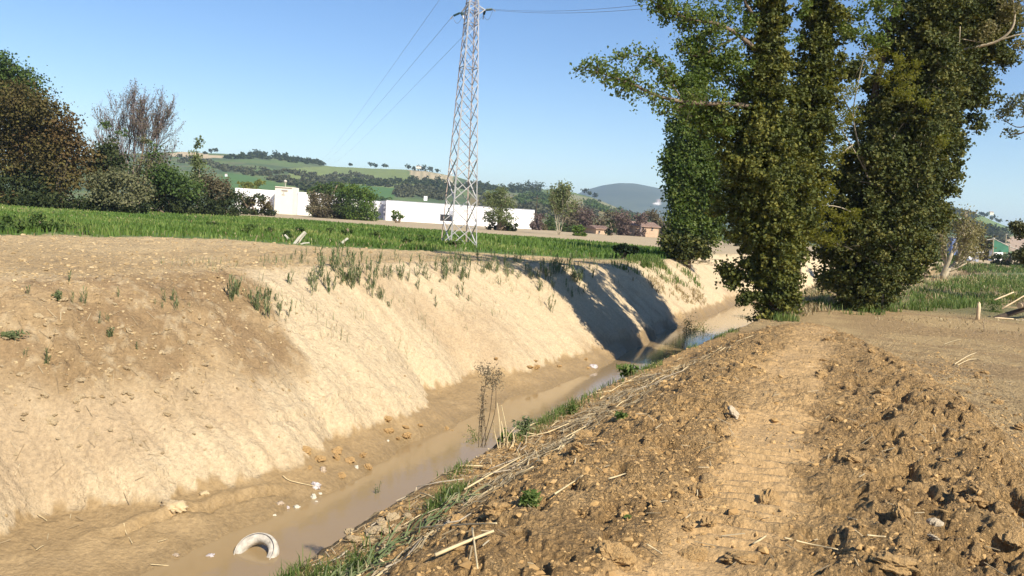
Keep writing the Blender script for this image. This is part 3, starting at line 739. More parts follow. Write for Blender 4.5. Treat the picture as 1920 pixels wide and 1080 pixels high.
def acacia():
    base = hit(1650, 583); D = base[1] - .6; base = np.array([base[0], D, ground_z(base[0], D)[0]]); root = empty('young_acacia', base)
    tag(root, 'slender young tree with feathery yellow green leaves standing in front of the ivy trees', 'tree')
    K = D/FPX; mb = MB(); lf = Cloud()
    A = [[(1655,590,0),(1652,460,-.1),(1640,380,-.2),(1618,300,-.3),(1600,220,-.4),(1610,150,-.4),(1625,90,-.4)],
         [(1640,380,-.2),(1622,320,-.4),(1585,255,-.6),(1560,215,-.7),(1540,180,-.7)],
         [(1652,450,-.1),(1600,400,-.5),(1550,385,-.7),(1500,395,-.8),(1470,420,-.8)],
         [(1630,335,-.3),(1680,250,-.3),(1720,200,-.4),(1750,150,-.4)],
         [(1600,270,-.5),(1560,300,-.7),(1520,310,-.8),(1480,300,-.8)],
         [(1600,220,-.4),(1570,160,-.5),(1560,110,-.5)],
         [(1655,500,-.1),(1600,470,-.5),(1560,455,-.6)], [(1618,300,-.3),(1660,330,-.5),(1720,340,-.6)]]
    for k, pts in enumerate(A):
        p = smooth_path(path_px([(a, b, D+d) for a, b, d in pts]), 4); add_tube(mb, p, np.linspace(.05 if k == 0 else .026, .008, len(p)), 6)
        for q in range(5):
            i = rng.integers(len(p)//2, len(p)); d = unit(rng.normal(size=3) + np.array([0, 0, .3])); t2 = np.array([p[i], p[i] + d*.3, p[i] + d*.6 + [0, 0, -.06]]); add_tube(mb, t2, [.008, .006, .004], 4)
    for (x, y, r, n) in ((1560,170,34,14),(1640,105,26,10),(1545,215,28,12),(1590,215,34,14),(1530,250,22,8),(1520,300,26,9),(1565,290,26,8),(1500,340,34,14),(1530,370,34,16),(1500,400,38,20),
                         (1470,430,30,16),(1520,440,34,18),(1555,450,24,10),(1480,480,24,10),(1540,350,28,12),(1660,140,20,5),(1700,150,20,6),(1740,190,16,4),(1680,115,20,6),(1560,250,30,10),(1600,165,18,4),(1770,265,12,4),(1600,400,20,5),(1690,180,22,6),(1720,120,14,4),(1575,420,24,8),(1540,400,30,12)):
        c = at_d(x, y, D-1.5)
        t = clumps(c, r*K, int(n*2.2), 26, .075, .1); lf.add((t[0], np.clip(t[1]*.9 + .1, 0, 1), t[2]*0))
    mb.build('trunk', bark_pale, root, True, origin=root.location)
    lf.build('foliage', acacia_mat, .085, root, root.location, .5, .45)
def poplar():
    base = hit(1286, 497); D = base[1]; root = empty('poplar', base); K = D/FPX
    tag(root, 'upright bright green poplar on the far bank left of the twin stemmed ivy tree', 'tree')
    mb = MB(); cl = Cloud()
    for dx in (-14, -4, 6, 14):
        p = smooth_path(path_px([(1286+dx*.4,503,D),(1286+dx,420,D),(1292+dx*1.6,320,D),(1300+dx*1.6,210,D),(1306+dx,130,D)]), 4); add_tube(mb, p, np.linspace(.13, .03, len(p)), 7)
    for (x, y, rx, ry, n) in ((1300,190,34,50,60),(1275,260,36,50,60),(1325,260,32,60,60),(1262,310,30,36,44),(1300,320,44,60,90),(1270,370,32,44,56),(1322,370,34,50,60),(1290,420,40,36,60),(1310,140,22,40,30),(1340,330,26,60,40),(1345,420,22,40,26)):
        c = at_d(x, y, D); cl.add(clumps(at_d(1294 + (x-1294)*.9, y, D), (rx*K*.86, rx*K*.8, ry*K), n, 62, .24, .45, 1.1))
    mb.build('trunk', bark, root, True, origin=root.location)
    cl.build('foliage', poplar_mat, .19, root, root.location, .4, .8)
    c2 = Cloud()
    for (x, y, rx, ry, n) in ((1280,465,30,26,44),(1262,450,20,26,20),(1305,455,24,28,26),(1318,470,12,14,8)):
        c2.add(clumps(at_d(x, y, D-.4), (rx*K, rx*K, ry*K), n, 50, .24, .4))
    c2.build('undergrowth', ivy_mat2, .22, root, root.location, .3, .8)
    sk = MB()
    for k in range(26):
        a = at_d(1290 + rng.normal()*22, 485 + rng.random()*12, D - .6); b = a + np.array([rng.normal()*.7, -.2, rng.normal()*.18]); add_tube(sk, smooth_path([a, (a+b)/2 + [0, 0, .05], b], 2), .02, 3)
    tag(sk.build('dry_twigs', bark_pale, root, origin=root.location), kind='stuff')
big_tree_a(); big_tree_c(); acacia(); poplar()
# bare limb of a tree that stands just outside the picture on the right
def edge_tree():
    base = np.array([27.5, 36.5, 0]); base[2] = ground_z(base[0], base[1])[0]; D = base[1]; root = empty('overhanging_tree', base)
    tag(root, 'tree at the right edge whose thin twigs and small pale leaves reach into the sky', 'tree')
    mb = MB(); lf = Cloud()
    top = base + np.array([.5, 0, 12.0]); p = smooth_path([base - [0, 0, .2], base + [0.1, 0, 4.5], base + [.2, 0, 8], top], 3); add_tube(mb, p, np.linspace(.3, .14, len(p)), 8)
    for pts in ([(2080,330),(2000,260),(1940,236),(1905,238),(1868,214)], [(2000,260),(1950,225),(1915,200),(1885,196)], [(1940,236),(1915,250),(1890,252)], [(2000,250),(1960,200),(1925,185)], [(2080,420),(2000,430),(1950,425),(1912,428)], [(2080,480),(1990,470),(1915,478)]):
        q = [at_d(a, b, D) for a, b in pts]; q = smooth_path(q, 4); add_tube(mb, q, np.linspace(.055, .011, len(q)), 5)
    for (x, y, r, n, dens) in ((1900,196,26,16,12),(1880,215,16,9,10),(1900,250,16,8,8),(1925,200,20,14,12),(1908,426,8,14,30),(1925,430,24,26,36),(1915,478,9,14,30),(1935,480,24,26,36),(1990,250,60,40,26),(2020,400,70,60,30),(1893,205,20,10,10)):
        t = clumps(at_d(x, y, D), r*D/FPX, n, dens, .13, .1); lf.add((t[0], t[1], t[2]*0))
    mb.build('trunk', bark_dark, root, True, origin=root.location)
    lf.build('foliage', leaf_mat("edge_leaf", (.045,.05,.02), (.11,.115,.05), (.22,.21,.12), .3, .55, .2), .15, root, root.location, .3, .6)
edge_tree()
# ------------------------------------------------------------------ hills and mountain
HP = {  # patches of the hillside in the photograph
 'olive':  [(545,316),(620,311),(765,318),(768,336),(820,352),(740,352),(640,345),(540,336)],
 'vine':   [(766,319),(800,321),(850,331),(852,352),(826,345),(775,335)],
 'field':  [(420,322),(470,330),(545,352),(562,360),(540,372),(480,368),(405,345)],
 'field2': [(590,343),(660,347),(742,352),(738,376),(660,372),(590,362)],
 'tan':    [(315,288),(345,284),(420,292),(420,297),(350,296),(322,294)],
 'scrub':  [(880,362),(960,362),(1060,372),(1120,380),(1240,420),(1260,450),(1000,450),(880,400)],
 'ridge_r':[(1040,360),(1115,372),(1180,400),(1140,396),(1060,378)],
 'green_r':[(1780,392),(1826,400),(1880,420),(1876,436),(1820,420),(1780,410)],
 'plough': [(1872,446),(1930,440),(1990,460),(1960,486),(1900,474),(1884,458)],
 'olive2': [(905,344),(962,353),(950,360),(905,352)],
}
def inpoly(px, py, poly):
    ins = np.zeros(px.shape, bool); n = len(poly)
    for i in range(n):
        x1, y1 = poly[i]; x2, y2 = poly[(i+1) % n]
        if y1 == y2: continue
        c = ((y1 > py) != (y2 > py)) & (px < (x2-x1)*(py-y1)/(y2-y1) + x1); ins ^= c
    return ins
def hillside():
    x, y, F = polar(DR(-50), DR(50), 560, HD0, 1500, 120)
    z = hill_z(x, y); px, py = proj(x, y, z)
    jx = px + 5*(fbm(x/30, y/30, 300) - .5); jy = py + 3*(fbm(x/25, y/25, 301) - .5)
    n1 = fbm(x/60, y/60, 302, 4); n2 = fbm(x/14, y/14, 303, 4)
    col = np.ones((len(x), 3)) * np.array([.11, .155, .05])
    col = mix3(col, [.07, .10, .045], ss(.45, .6, n1)*.9); col = mix3(col, [.15, .15, .075], ss(.55, .7, n2)*.7)
    for k, c in (('scrub', (.13,.13,.06)), ('olive', (.165,.20,.065)), ('field', (.08,.15,.045)), ('field2', (.072,.145,.042)), ('tan', (.46,.36,.22)), ('ridge_r', (.20,.19,.10)), ('green_r', (.13,.18,.06)), ('plough', (.36,.26,.18)), ('olive2', (.19,.20,.085)), ('vine', (.44,.35,.21))):
        m = inpoly(jx if k not in ('vine',) else px, jy if k != 'vine' else py, HP[k]).astype(float)
        cc = np.array(c)[None, :] * (.85 + .3*n2)[:, None]
        if k == 'vine':
            row = .5 + .5*np.sin((x*.9 + y*.12)*2*PI/7.5); cc = cc*(1 - .45*ss(.55, .8, row))[:, None] + np.array([.10,.12,.05])*(.45*ss(.55, .8, row))[:, None]
        if k == 'scrub': cc = cc + (np.array([.05,.01,.0])*ss(.5,.65,n1)[:, None])
        col = col*(1-m[:, None]) + cc*m[:, None]
    col = np.clip(col, 0, 1)
    z = z + .8*(fbm(x/9, y/9, 305, 3) - .5)
    o = obj('hillside', np.stack([x, y, z], 1), F, mat_far, None, True, {'col': col, 'wet': z*0}); tag(o, kind='structure')
hillside()
def mountain():
    mt = [(700,424),(900,410),(1000,392),(1060,374),(1100,357),(1130,349),(1160,345),(1190,346),(1230,353),(1262,362),(1320,378),(1420,396),(1600,420),(1900,470)]
    na, nr = 200, 40; V = []; D0, D1 = 2600.0, 3600.0
    pxs = np.linspace(700, 1900, na); pys = np.interp(pxs, [a for a, b in mt], [b for a, b in mt]); hor = np.array([EYE[2]]*na)
    for j in range(nr):
        t = j/(nr-1); D = D0 + (D1-D0)*t
        for i in range(na):
            d = ray(pxs[i], pys[i]); p = d*(D1/d[1]); zr = p[2] + EYE[2]; q = d*(D/d[1])
            V.append((q[0], q[1], -8 + (zr+8)*math.sin(min(t*1.0, 1)*PI/2)**.9))
    V = np.array(V); V[:, 2] += 9*(fbm(V[:, 0]/170, V[:, 1]/170, 310, 4) - .5)*np.repeat(np.sin(np.linspace(0, 1, nr)*PI*.93), na)
    back = V[-na:].copy(); back[:, 1] += 500; back[:, 2] = -8; V = np.concatenate([V, back])
    i = (np.arange(nr)[:, None]*na + np.arange(na-1)[None, :]).ravel(); F = np.stack([i, i+1, i+na+1, i+na], 1)
    n = fbm(V[:, 0]/90, V[:, 1]/90, 311, 5)
    col = np.ones((len(V), 3))*np.array([.062,.075,.040]); col = mix3(col, [.038,.052,.028], ss(.4, .6, n))
    px, py = proj(V[:, 0], V[:, 1], V[:, 2]); q = np.exp(-(((px-1232)/7)**2 + ((py-382)/3.2)**2)); q2 = np.exp(-(((px-1236)/5)**2 + ((py-376)/2.5)**2))
    col = mix3(col, [.75,.68,.62], ss(.35, .7, q)); col = mix3(col, [.45,.32,.27], ss(.4, .7, q2)*.8)
    o = obj('mountain', V, F, mat_far, None, True, {'col': np.clip(col, 0, 1), 'wet': col[:, 0]*0}); tag(o, kind='structure')
mountain()
# ------------------------------------------------------------------ far trees
M_dark = leaf_mat("far_leaf_dark", (.018,.028,.012), (.044,.058,.022), (.075,.085,.03), .15, .7, .1)
M_mid = leaf_mat("far_leaf_mid", (.035,.065,.018), (.075,.115,.032), (.12,.155,.045), .25, .7, .1)
M_bright = leaf_mat("far_leaf_bright", (.055,.10,.02), (.11,.17,.035), (.19,.23,.06), .3, .7, .1)
M_brown = leaf_mat("budding_leaf", (.045,.038,.016), (.115,.090,.034), (.16,.145,.045), .25, .75, .1)
M_brownred = leaf_mat("budding_leaf_red", (.06,.040,.018), (.135,.088,.038), (.15,.12,.045), .25, .75, .1)
M_olive = leaf_mat("olive_leaf", (.07,.075,.035), (.15,.15,.075), (.23,.22,.12), .25, .7, .1)
M_willow = leaf_mat("willow_leaf", (.10,.125,.05), (.17,.20,.085), (.25,.27,.13), .35, .7, .1)
M_scrub = leaf_mat("scrub_leaf", (.07,.06,.035), (.14,.115,.07), (.19,.17,.09), .2, .8, .1)
M_yellow = leaf_mat("yellow_leaf", (.11,.13,.025), (.20,.21,.045), (.28,.27,.07), .35, .7, .1)
def far_tree(name, label, cat, base_px, blobs, mats, leaf=.3, cr=.45, per=22, group=None, trunk=None, tmat=None, D=None, dens=1.0, shell=.45, up=.4, skirt=None):
    if D is None: base = hit(*base_px, coarse=True)
    else:
        base = at_d(base_px[0], base_px[1], D); base[2] = ground_z(base[0], base[1])[0]
    D = base[1]; K = D/FPX
    root = empty(name, base); tag(root, label, cat, group)
    mb = MB(); ns = trunk or 3
    top = min(b[1] - .3*b[3] for b in blobs); cx = np.mean([b[0] for b in blobs])
    for k in range(ns):
        b = blobs[rng.integers(len(blobs))]; e = at_d(b[0], b[1], D)
        p = smooth_path([base + [rng.normal()*.15, 0, -.2], (base*.5 + e*.5) + rng.normal(size=3)*.15, e + [0, 0, b[3]*K*.4]], 3)
        add_tube(mb, p, np.linspace(max(.05, 3*K), max(.02, 1*K), len(p)), 5)
    mb.build('trunk', tmat or bark, root, True, origin=root.location)
    groups = {}
    if skirt is None: skirt = name in ('brown_bush', 'round_tree', 'green_tree', 'green_bush', 'dark_bush', 'olive_bush', 'budding_tree', 'large_tree', 'shrub', 'hedge_bush', 'dark_tree', 'ivy_tree', 'round_bush')
    if skirt:
        x0 = min(b[0] - b[2]*.6 for b in blobs); x1 = max(b[0] + b[2]*.6 for b in blobs); w_ = max(x1 - x0, 6.0); hb = max(4.0, min(14.0, .22*(base_px[1] - min(b[1]-b[3] for b in blobs)))); gy = float(proj(base[0], base[1], base[2])[1])
        blobs = list(blobs) + [(x0 + w_*f, gy - hb*.7 + (x0 + w_*f - base_px[0])*.063, w_*.24, hb, blobs[-1][4] if len(blobs[-1]) > 4 else 0) for f in (.14, .38, .62, .86)]
    for b in blobs:
        x, y, rx, ry = b[:4]; mk = b[4] if len(b) > 4 else 0
        c = at_d(x, y, D); c[1] += rng.normal()*rx*K*.3
        nl = dens**.7*3.14*rx*ry*K*K/(leaf*leaf)*9; q = math.sqrt(rx*ry)*K
        n = int(np.clip(nl/per, 8, 400)); 
        groups.setdefault(mk, Cloud()).add(clumps(c, (rx*K*.9, rx*K*.8, ry*K*.9), n, max(per, int(nl/n)), max(min(cr, q*.26), q*.17), shell))
    for mk, cl in groups.items(): cl.build('crown', mats[mk] if isinstance(mats, (list, tuple)) else mats, leaf, root, root.location, up, .8, .5)
    return root
def bare_tree(name, label, base_px, top_py, lean=0, D=None, lev=4, r=.2, spread=.5, mat=None, leaves=None, leafmat=None, kids=3, stems_=1, group=None, leaf=.2, nl=6, up=.25, minr=.012, cr=.3):
    if D is None: base = hit(*base_px)
    else:
        base = at_d(base_px[0], base_px[1], D); base[2] = ground_z(base[0], base[1])[0]
    H = (base_px[1] - top_py) * base[1]/FPX; root = empty(name, base); tag(root, label, 'tree', group)
    global rng; keep_ = rng; rng = np.random.default_rng(int(base_px[0]*7 + top_py) + 3)
    mb = MB(); tips = []
    for k in range(stems_):
        d = unit(np.array([lean + (k - (stems_-1)/2)*.35, rng.normal()*.1, 1.0]))
        grow(mb, base - np.array([0, 0, .2]), d, H*.40, r/(1 + .3*(stems_-1)), lev, tips, spread, up, kids, 6, 4, .14, 0, .62, minr)
    mb.build('trunk', mat or twig_mat, root, True, origin=root.location)
    if leafmat is not None:
        T = np.array([t[0] for t in tips]); n = len(T)*nl; k = rng.integers(0, len(T), n)
        P = T[k] + rng.normal(size=(n, 3))*cr; cl = Cloud(); cl.add((P, rng.random(n), np.zeros((n, 3)))); cl.build('foliage', leafmat, leaf, root, root.location, .3, .7)
    rng = keep_
    return root
GF = 'trees at the left edge of the field'
far_tree('large_tree', 'huge rounded tree with brown and green budding crown in the upper left corner', 'tree', (20,386),
         [(-60,190,70,60,0),(-10,160,55,50,0),(30,165,50,45,2),(60,200,42,45,0),(10,230,60,50,1),(-50,270,70,60,0),(30,290,55,55,0),(-10,340,60,40,3),(60,340,40,36,3),(70,260,40,46,1),(5,125,30,26,2),(40,372,50,16,3),(-20,372,50,16,3),(55,240,50,40,0),(85,280,36,40,1)], [M_brown, M_brownred, M_mid, M_dark], .26, .55, 22, None, 4, D=76)
far_tree('budding_tree', 'reddish brown budding tree beside the huge crown, sloping down to the bare tree', 'tree', (110,388),
         [(90,205,34,36,0),(115,240,34,36,1),(135,285,28,40,1),(95,290,40,45,0),(120,335,36,36,0),(80,345,36,30,3),(110,372,44,14,3),(60,372,44,14,3)], [M_brown, M_brownred, M_mid, M_dark], .26, .5, 22, None, 4, D=74)
bare_tree('bare_tree', 'tall leafless tree with purple grey twigs behind the olive coloured bush', (246,388), 140, .02, 92, 5, .26, .5, twig_mat, kids=3, stems_=3, minr=.022, leafmat=M_scrub, leaf=.14, nl=1, cr=.2)
bare_tree('bare_tree', 'shorter leafless grey tree standing left of the tall bare one', (196,386), 170, -.05, 90, 4, .18, .5, twig_mat, kids=3, minr=.022)
bare_tree('bare_tree', 'thin leafless tree right of the tall bare one, leaning right', (290,388), 225, .12, 95, 4, .16, .5, twig_mat, kids=3, minr=.02, leafmat=M_scrub, leaf=.18, nl=1)
far_tree('ivy_tree', 'dark evergreen ivy mass in front of the leafless trees', 'tree', (192,386), [(190,278,24,26,0),(180,305,24,26,1),(208,310,26,34,0),(195,340,36,30,1)], [M_dark, M_brown], .3, .4, 22, D=80)
far_tree('leafy_tree', 'loose green budding foliage above the dark ivy, below the bare twigs', 'tree', (250,388), [(195,232,16,9),(232,248,14,9),(272,262,16,12,1),(290,285,18,18),(275,310,28,22,1),(250,330,28,24,1),(296,325,26,26)], [M_mid, M_olive], .24, .4, 9, D=84, dens=.28)
far_tree('olive_bush', 'wide pale olive coloured bush at the field edge under the bare tree', 'bush', (220,394), [(190,345,28,24),(225,340,36,24),(255,355,30,22),(205,370,40,20),(245,378,36,14),(180,375,20,14,1)], [M_olive, M_dark], .26, .4, 22, D=72)
far_tree('green_bush', 'dark green and brown bushes between the pale bush and the slender poplar', 'bush', (320,392), [(290,350,26,30,1),(320,340,30,30,0),(350,355,30,26,0),(310,372,36,16,2),(345,375,30,14,2),(285,378,22,12,2)], [M_mid, M_brown, M_dark], .3, .45, 20, D=86)
far_tree('slender_poplar', 'slender pale green poplar rising above the bushes before the hill', 'tree', (372,392), [(370,270,9,14),(366,292,12,16),(374,312,14,18),(368,335,16,18),(380,352,18,16)], M_willow, .26, .4, 12, None, 2, bark_pale, D=96, dens=.6)
far_tree('brown_bush', 'reddish brown twiggy bush right of the slender poplar', 'bush', (405,393), [(400,345,22,24,0),(418,358,20,22,0),(385,372,24,14,1),(410,380,26,9,1),(436,372,14,16,1)], [M_scrub, M_dark], .24, .4, 20, D=92)
far_tree('dark_bush', 'low dark bush in front of the long white wall left of the pale tower', 'bush', (478,396), [(470,378,22,10),(500,386,16,9),(452,374,16,16,1),(488,372,14,9,1)], [M_brown, M_dark], .3, .45, 18, D=120)
far_tree('yellow_tree', 'yellow green tree top showing above the long white wall', 'tree', (474,392), [(464,346,14,8),(484,345,12,8),(474,356,20,9)], M_yellow, .5, .7, 16, D=205)
bare_tree('bare_tree', 'small leafless tree close against the long white wall', (508,398), 350, 0, 140, 3, .1, .5, twig_mat, kids=3, minr=.02)
far_tree('brown_bush', 'round brown twiggy bush at the right end of the long white wall', 'bush', (600,402), [(592,375,14,20),(612,380,18,20),(636,385,16,18),(600,392,22,10)], M_scrub, .3, .5, 20, D=140)
far_tree('green_tree', 'mid green tree behind the brown bush, between the two white buildings', 'tree', (610,402), [(600,352,16,9),(615,362,16,16),(632,352,18,12),(585,362,10,12)], M_mid, .35, .6, 20, D=150)
far_tree('round_tree', 'broad bright green tree left of the white warehouse', 'tree', (665,407), [(665,358,22,14,0),(682,368,22,20,0),(650,372,20,20,1),(688,388,18,16,0),(662,390,26,16,1),(640,392,18,12,2),(700,372,8,14)], [M_bright, M_mid, M_dark], .32, .55, 24, D=140)
far_tree('small_tree', 'little light green tree before the left end of the white warehouse', 'tree', (745,414), [(742,400,9,9),(752,408,9,6),(737,408,6,5)], M_bright, .3, .4, 16, D=135, dens=.5)
far_tree('willow', 'pale feathery willow with two trunks before the right part of the warehouse', 'tree', (935,428), [(922,365,16,10),(940,362,16,12),(925,382,22,14),(948,380,20,16),(935,400,26,14),(950,410,22,12),(915,408,12,14)], M_willow, .24, .45, 14, None, 5, bark, D=118, dens=.55)
far_tree('dark_bush', 'dark undergrowth around the feet of the pale willow', 'bush', (940,430), [(945,418,10,10),(922,416,6,12),(960,424,12,6)], M_dark, .3, .4, 18, D=119)
bare_tree('pale_tree', 'slender pale barked tree with sparse leaves right of the warehouse', (1048,437), 330, .02, 112, 4, .13, .38, bark_pale, kids=3, stems_=3, leafmat=M_willow, leaf=.3, nl=2, up=.45, minr=.02)
far_tree('round_bush', 'small round dark green bush right of the slender pale tree', 'bush', (1087,440), [(1086,428,10,9),(1092,432,8,6),(1080,432,7,6)], M_bright, .26, .35, 20, D=112)
far_tree('evergreen_shrub', 'dark evergreen shrub between the two brick houses', 'bush', (1146,440), [(1144,420,7,7),(1148,430,8,8),(1142,436,8,6)], M_dark, .4, .6, 16, D=150)
hedge = [(1012,425,14,14,0),(1032,420,14,16,2),(1068,418,16,16,0),(1100,408,18,20,1),(1080,400,20,22,0),(1065,428,16,10,2),(1125,416,14,16,0),(1110,432,9,9,2),(1170,412,16,18,1),(1180,432,9,8,1),(1150,408,16,14,0),(1200,408,14,10,1),(1225,405,16,12,0),(1245,425,14,18,0),(1010,410,10,12,1)]
HL = ['brown shrub first right of the warehouse end', 'green shrub between the warehouse and the slender pale tree', 'brown shrub just right of the slender pale tree', 'purplish twiggy shrub above the small round green bush', 'tallest brown shrub above the small round green bush', 'low green shrub between the slender pale tree and the round bush', 'brown shrub directly above the small outbuilding', 'low green shrub left of the small outbuilding', 'purplish leafless shrub between the two brick houses', 'low dark shrub at the left wall of the larger brick house',
 'brown shrub above the evergreen shrub between the houses', 'purplish shrub rising behind the larger brick house', 'brown shrub behind the right end of the larger brick house', 'brown shrub between the larger brick house and the poplar', 'purplish shrub against the right end of the warehouse']
for k, (x, y, rx, ry, m) in enumerate(hedge):
    far_tree('shrub', HL[k], 'bush', (x, 438), [(x, y, rx, ry, m), (x + rng.normal()*5, min(y+ry*.8, 436), rx*.9, ry*.5, m)], [M_scrub, leaf_mat("s%d" % k, (.08,.055,.05), (.15,.105,.09), (.17,.13,.10), .15, .8, .1) if m == 1 else M_scrub, M_mid], .42, .75, 14, 'shrubs around the brick houses', 2, twig_mat, D=178 + 8*math.sin(k*2.1), dens=.9)
for x, t, d in ((1130,392,212),(1143,398,212),(1128,402,210),(1204,390,216),(1212,396,216),(1218,392,217),(1230,398,216)):
    bare_tree('bare_sapling', 'thin pale leafless sapling behind the brick houses', (x, 436), t, 0, d, 2, .09, .3, bark_pale, kids=2, group='leafless saplings behind the brick houses', minr=.03)
# weeds at the edge of the crop
for k, (px, py, rx, ry) in enumerate(((20,422,34,20),(72,424,36,20),(124,432,30,15),(-34,420,44,24),(156,442,13,8),(184,445,9,7))):
    far_tree('weed_clump', ['tall dark weeds at the left edge of the picture by the bare soil', 'tall dark weeds second from the left edge', 'lower green weeds between the tall weeds and the small tuft', 'tall dark weeds partly cut off by the left edge', 'small green weed patch just left of the lone tuft', 'lone small weed tuft where the bare soil begins'][k], 'weeds', (px, py + ry*.6), [(px, py, rx, ry), (px+rx*.5, py+3, rx*.6, ry*.7)], M_mid, .12, .16, 24, 'weed clumps at the edge of the crop', 2, bark, D=28 + 1.2*(k % 3), dens=.9)
for k in (0,2,3,5,6,8,10,11,13,15,17,18):
    px = [400,430,470,505,600,650,700,735,790,830,560,620,680,850,880,540,590,760,460,720][k]; py = [424,428,430,436,444,440,444,452,450,456,436,436,452,460,462,444,450,456,436,448][k]
    far_tree('weed_clump', 'low dark leafy weed clump standing in the green crop', 'weeds', (px, py), [(px, py-5, 12, 4.5)], M_mid, .14, .18, 18, 'leafy weed clumps in the crop', 1, bark, D=max(31., hit(px, py+2)[1]*.97), dens=.8)
far_tree('dark_shrub', 'very dark low shrub in the crop left of the poplar', 'bush', (1172,476), [(1160,466,10,6),(1175,466,12,7),(1188,468,8,6)], leaf_mat("dark_shrub_leaf", (.012,.022,.01), (.025,.04,.014), None, .1, .7, .1), .25, .3, 26, D=48.5)
# ------------------------------------------------------------------ trees on the hill
def hill_trees(px, py, r, n=40, m=None, cl=None):
    p = hit(px, py, 330, 1300)
    if p is None:
        p = at_d(px, py, 930)
    K = p[1]/FPX; c = p + np.array([0, 0, r*K*.45]); t = clumps(c, (r*K*1.5, r*K*1.3, r*K*.75), max(6, n//8), 8, r*K*.32, .3)
    cl.add(t)
ridge_list = [(470,289,5),(482,288,6),(497,290,5),(520,292,7),(535,293,6),(560,301,6),(578,302,6),(590,304,4),(657,309,3),(695,311,5),(705,312,3),(722,312,4),(765,314,5),(777,317,3),(788,317,6),(797,317,6),(806,319,5),(820,321,4),(905,345,5),(960,350,6),(975,350,7),(990,349,8),(1003,349,9),(1013,350,8),(1096,360,5),(1106,364,4),(1116,368,4),(1124,376,3),(1840,402,4),(1850,405,5),(1862,410,5),(1873,415,4),(405,283,5),(395,284,4),(385,287,4)]
cnt = {}
for k, (px, py, r) in enumerate(ridge_list):
    cl = Cloud(); p = hit(px, py+2, 330, 1300)
    if p is None: p = at_d(px, py, 940)
    K = p[1]/FPX; root = empty('ridge_tree', p); tag(root, 'small dark tree standing against the sky on the ridge of the hill', 'tree', 'trees along the hill ridge')
    c = p + np.array([0, 0, r*K*.45]); cl.add(clumps(c, (r*K*(.8+.6*rng.random()), r*K, r*K*(.5+.4*rng.random())), 9, 9, r*K*.34, .3))
    mb = MB(); add_tube(mb, [p - [0, 0, 1], c], [r*K*.14, r*K*.08], 4); mb.build('trunk', bark_dark, root, origin=root.location)
    cl.build('crown', M_dark, 1.9, root, root.location, .4, .8)
def wood(name, poly_pts, r, n, mat, size=2.0, jit=2):
    cl = Cloud(); L = len(poly_pts) - 1
    for k in range(int(n*1.7)):
        t = rng.random()*L; i = min(int(t), L-1); f = t - i
        x = poly_pts[i][0] + (poly_pts[i+1][0]-poly_pts[i][0])*f; y = poly_pts[i][1] + (poly_pts[i+1][1]-poly_pts[i][1])*f; w = poly_pts[i][2] + (poly_pts[i+1][2]-poly_pts[i][2])*f
        hill_trees(x + rng.normal()*2, y + (rng.random()*2-1)*w, r*(.6 + .8*rng.random()), 52, mat, cl)
    o = cl.build(name, mat, size, None, (0, 0, 0), .4, .8); tag(o, kind='stuff')
M_hillgrey = leaf_mat("hill_wood_grey", (.05,.056,.03), (.085,.088,.05), (.12,.12,.065), .15, .8, .1)
wood('woodland', [(425,296,3),(470,293,5),(520,296,5),(570,304,4),(605,308,2)], 4, 60, M_dark)
wood('woodland', [(330,300,8),(380,304,5),(420,315,6),(470,326,4),(560,345,6),(600,344,8),(640,343,5)], 4.5, 80, M_hillgrey)
wood('woodland', [(415,318,3),(520,322,4),(600,332,4),(660,330,4),(740,350,5)], 4, 60, M_hillgrey)
wood('woodland', [(640,341,3),(700,346,3),(745,345,6),(790,342,7),(830,350,8),(850,362,8)], 5, 75, M_dark)
wood('woodland', [(742,362,8),(780,360,10),(830,368,9)], 5, 60, M_hillgrey)
wood('woodland', [(560,352,6),(600,358,8),(640,352,4)], 5, 36, M_dark)
wood('woodland', [(735,374,4),(705,380,6),(700,370,4)], 4, 20, M_mid)
wood('woodland', [(860,350,4),(890,352,8),(902,360,8)], 5, 30, M_dark)
wood('woodland', [(905,352,3),(940,356,4),(975,358,5),(1010,358,4)], 5, 40, M_dark)
wood('woodland', [(970,378,8),(1000,376,10),(1030,380,9)], 6, 60, M_mid)
wood('woodland', [(985,372,5),(1020,376,5)], 5, 26, M_dark)
wood('woodland', [(900,380,12),(960,392,10),(1040,400,12),(1120,402,10)], 6, 70, M_hillgrey)
wood('woodland', [(1100,385,8),(1160,402,7),(1230,420,6),(1260,436,8)], 5, 70, M_mid)
wood('woodland', [(1140,395,3),(1190,405,3),(1240,416,3)], 4, 30, M_hillgrey)
wood('woodland', [(1260,436,8),(1400,440,10),(1500,430,12),(1640,420,14),(1780,425,14),(1830,432,8),(1880,440,5)], 7, 150, M_dark)
wood('woodland', [(1500,408,5),(1640,390,6),(1780,396,6),(1830,410,4)], 5, 70, M_hillgrey)
wood('woodland', [(1826,436,4),(1870,440,5),(1880,452,4)], 5, 26, M_hillgrey)
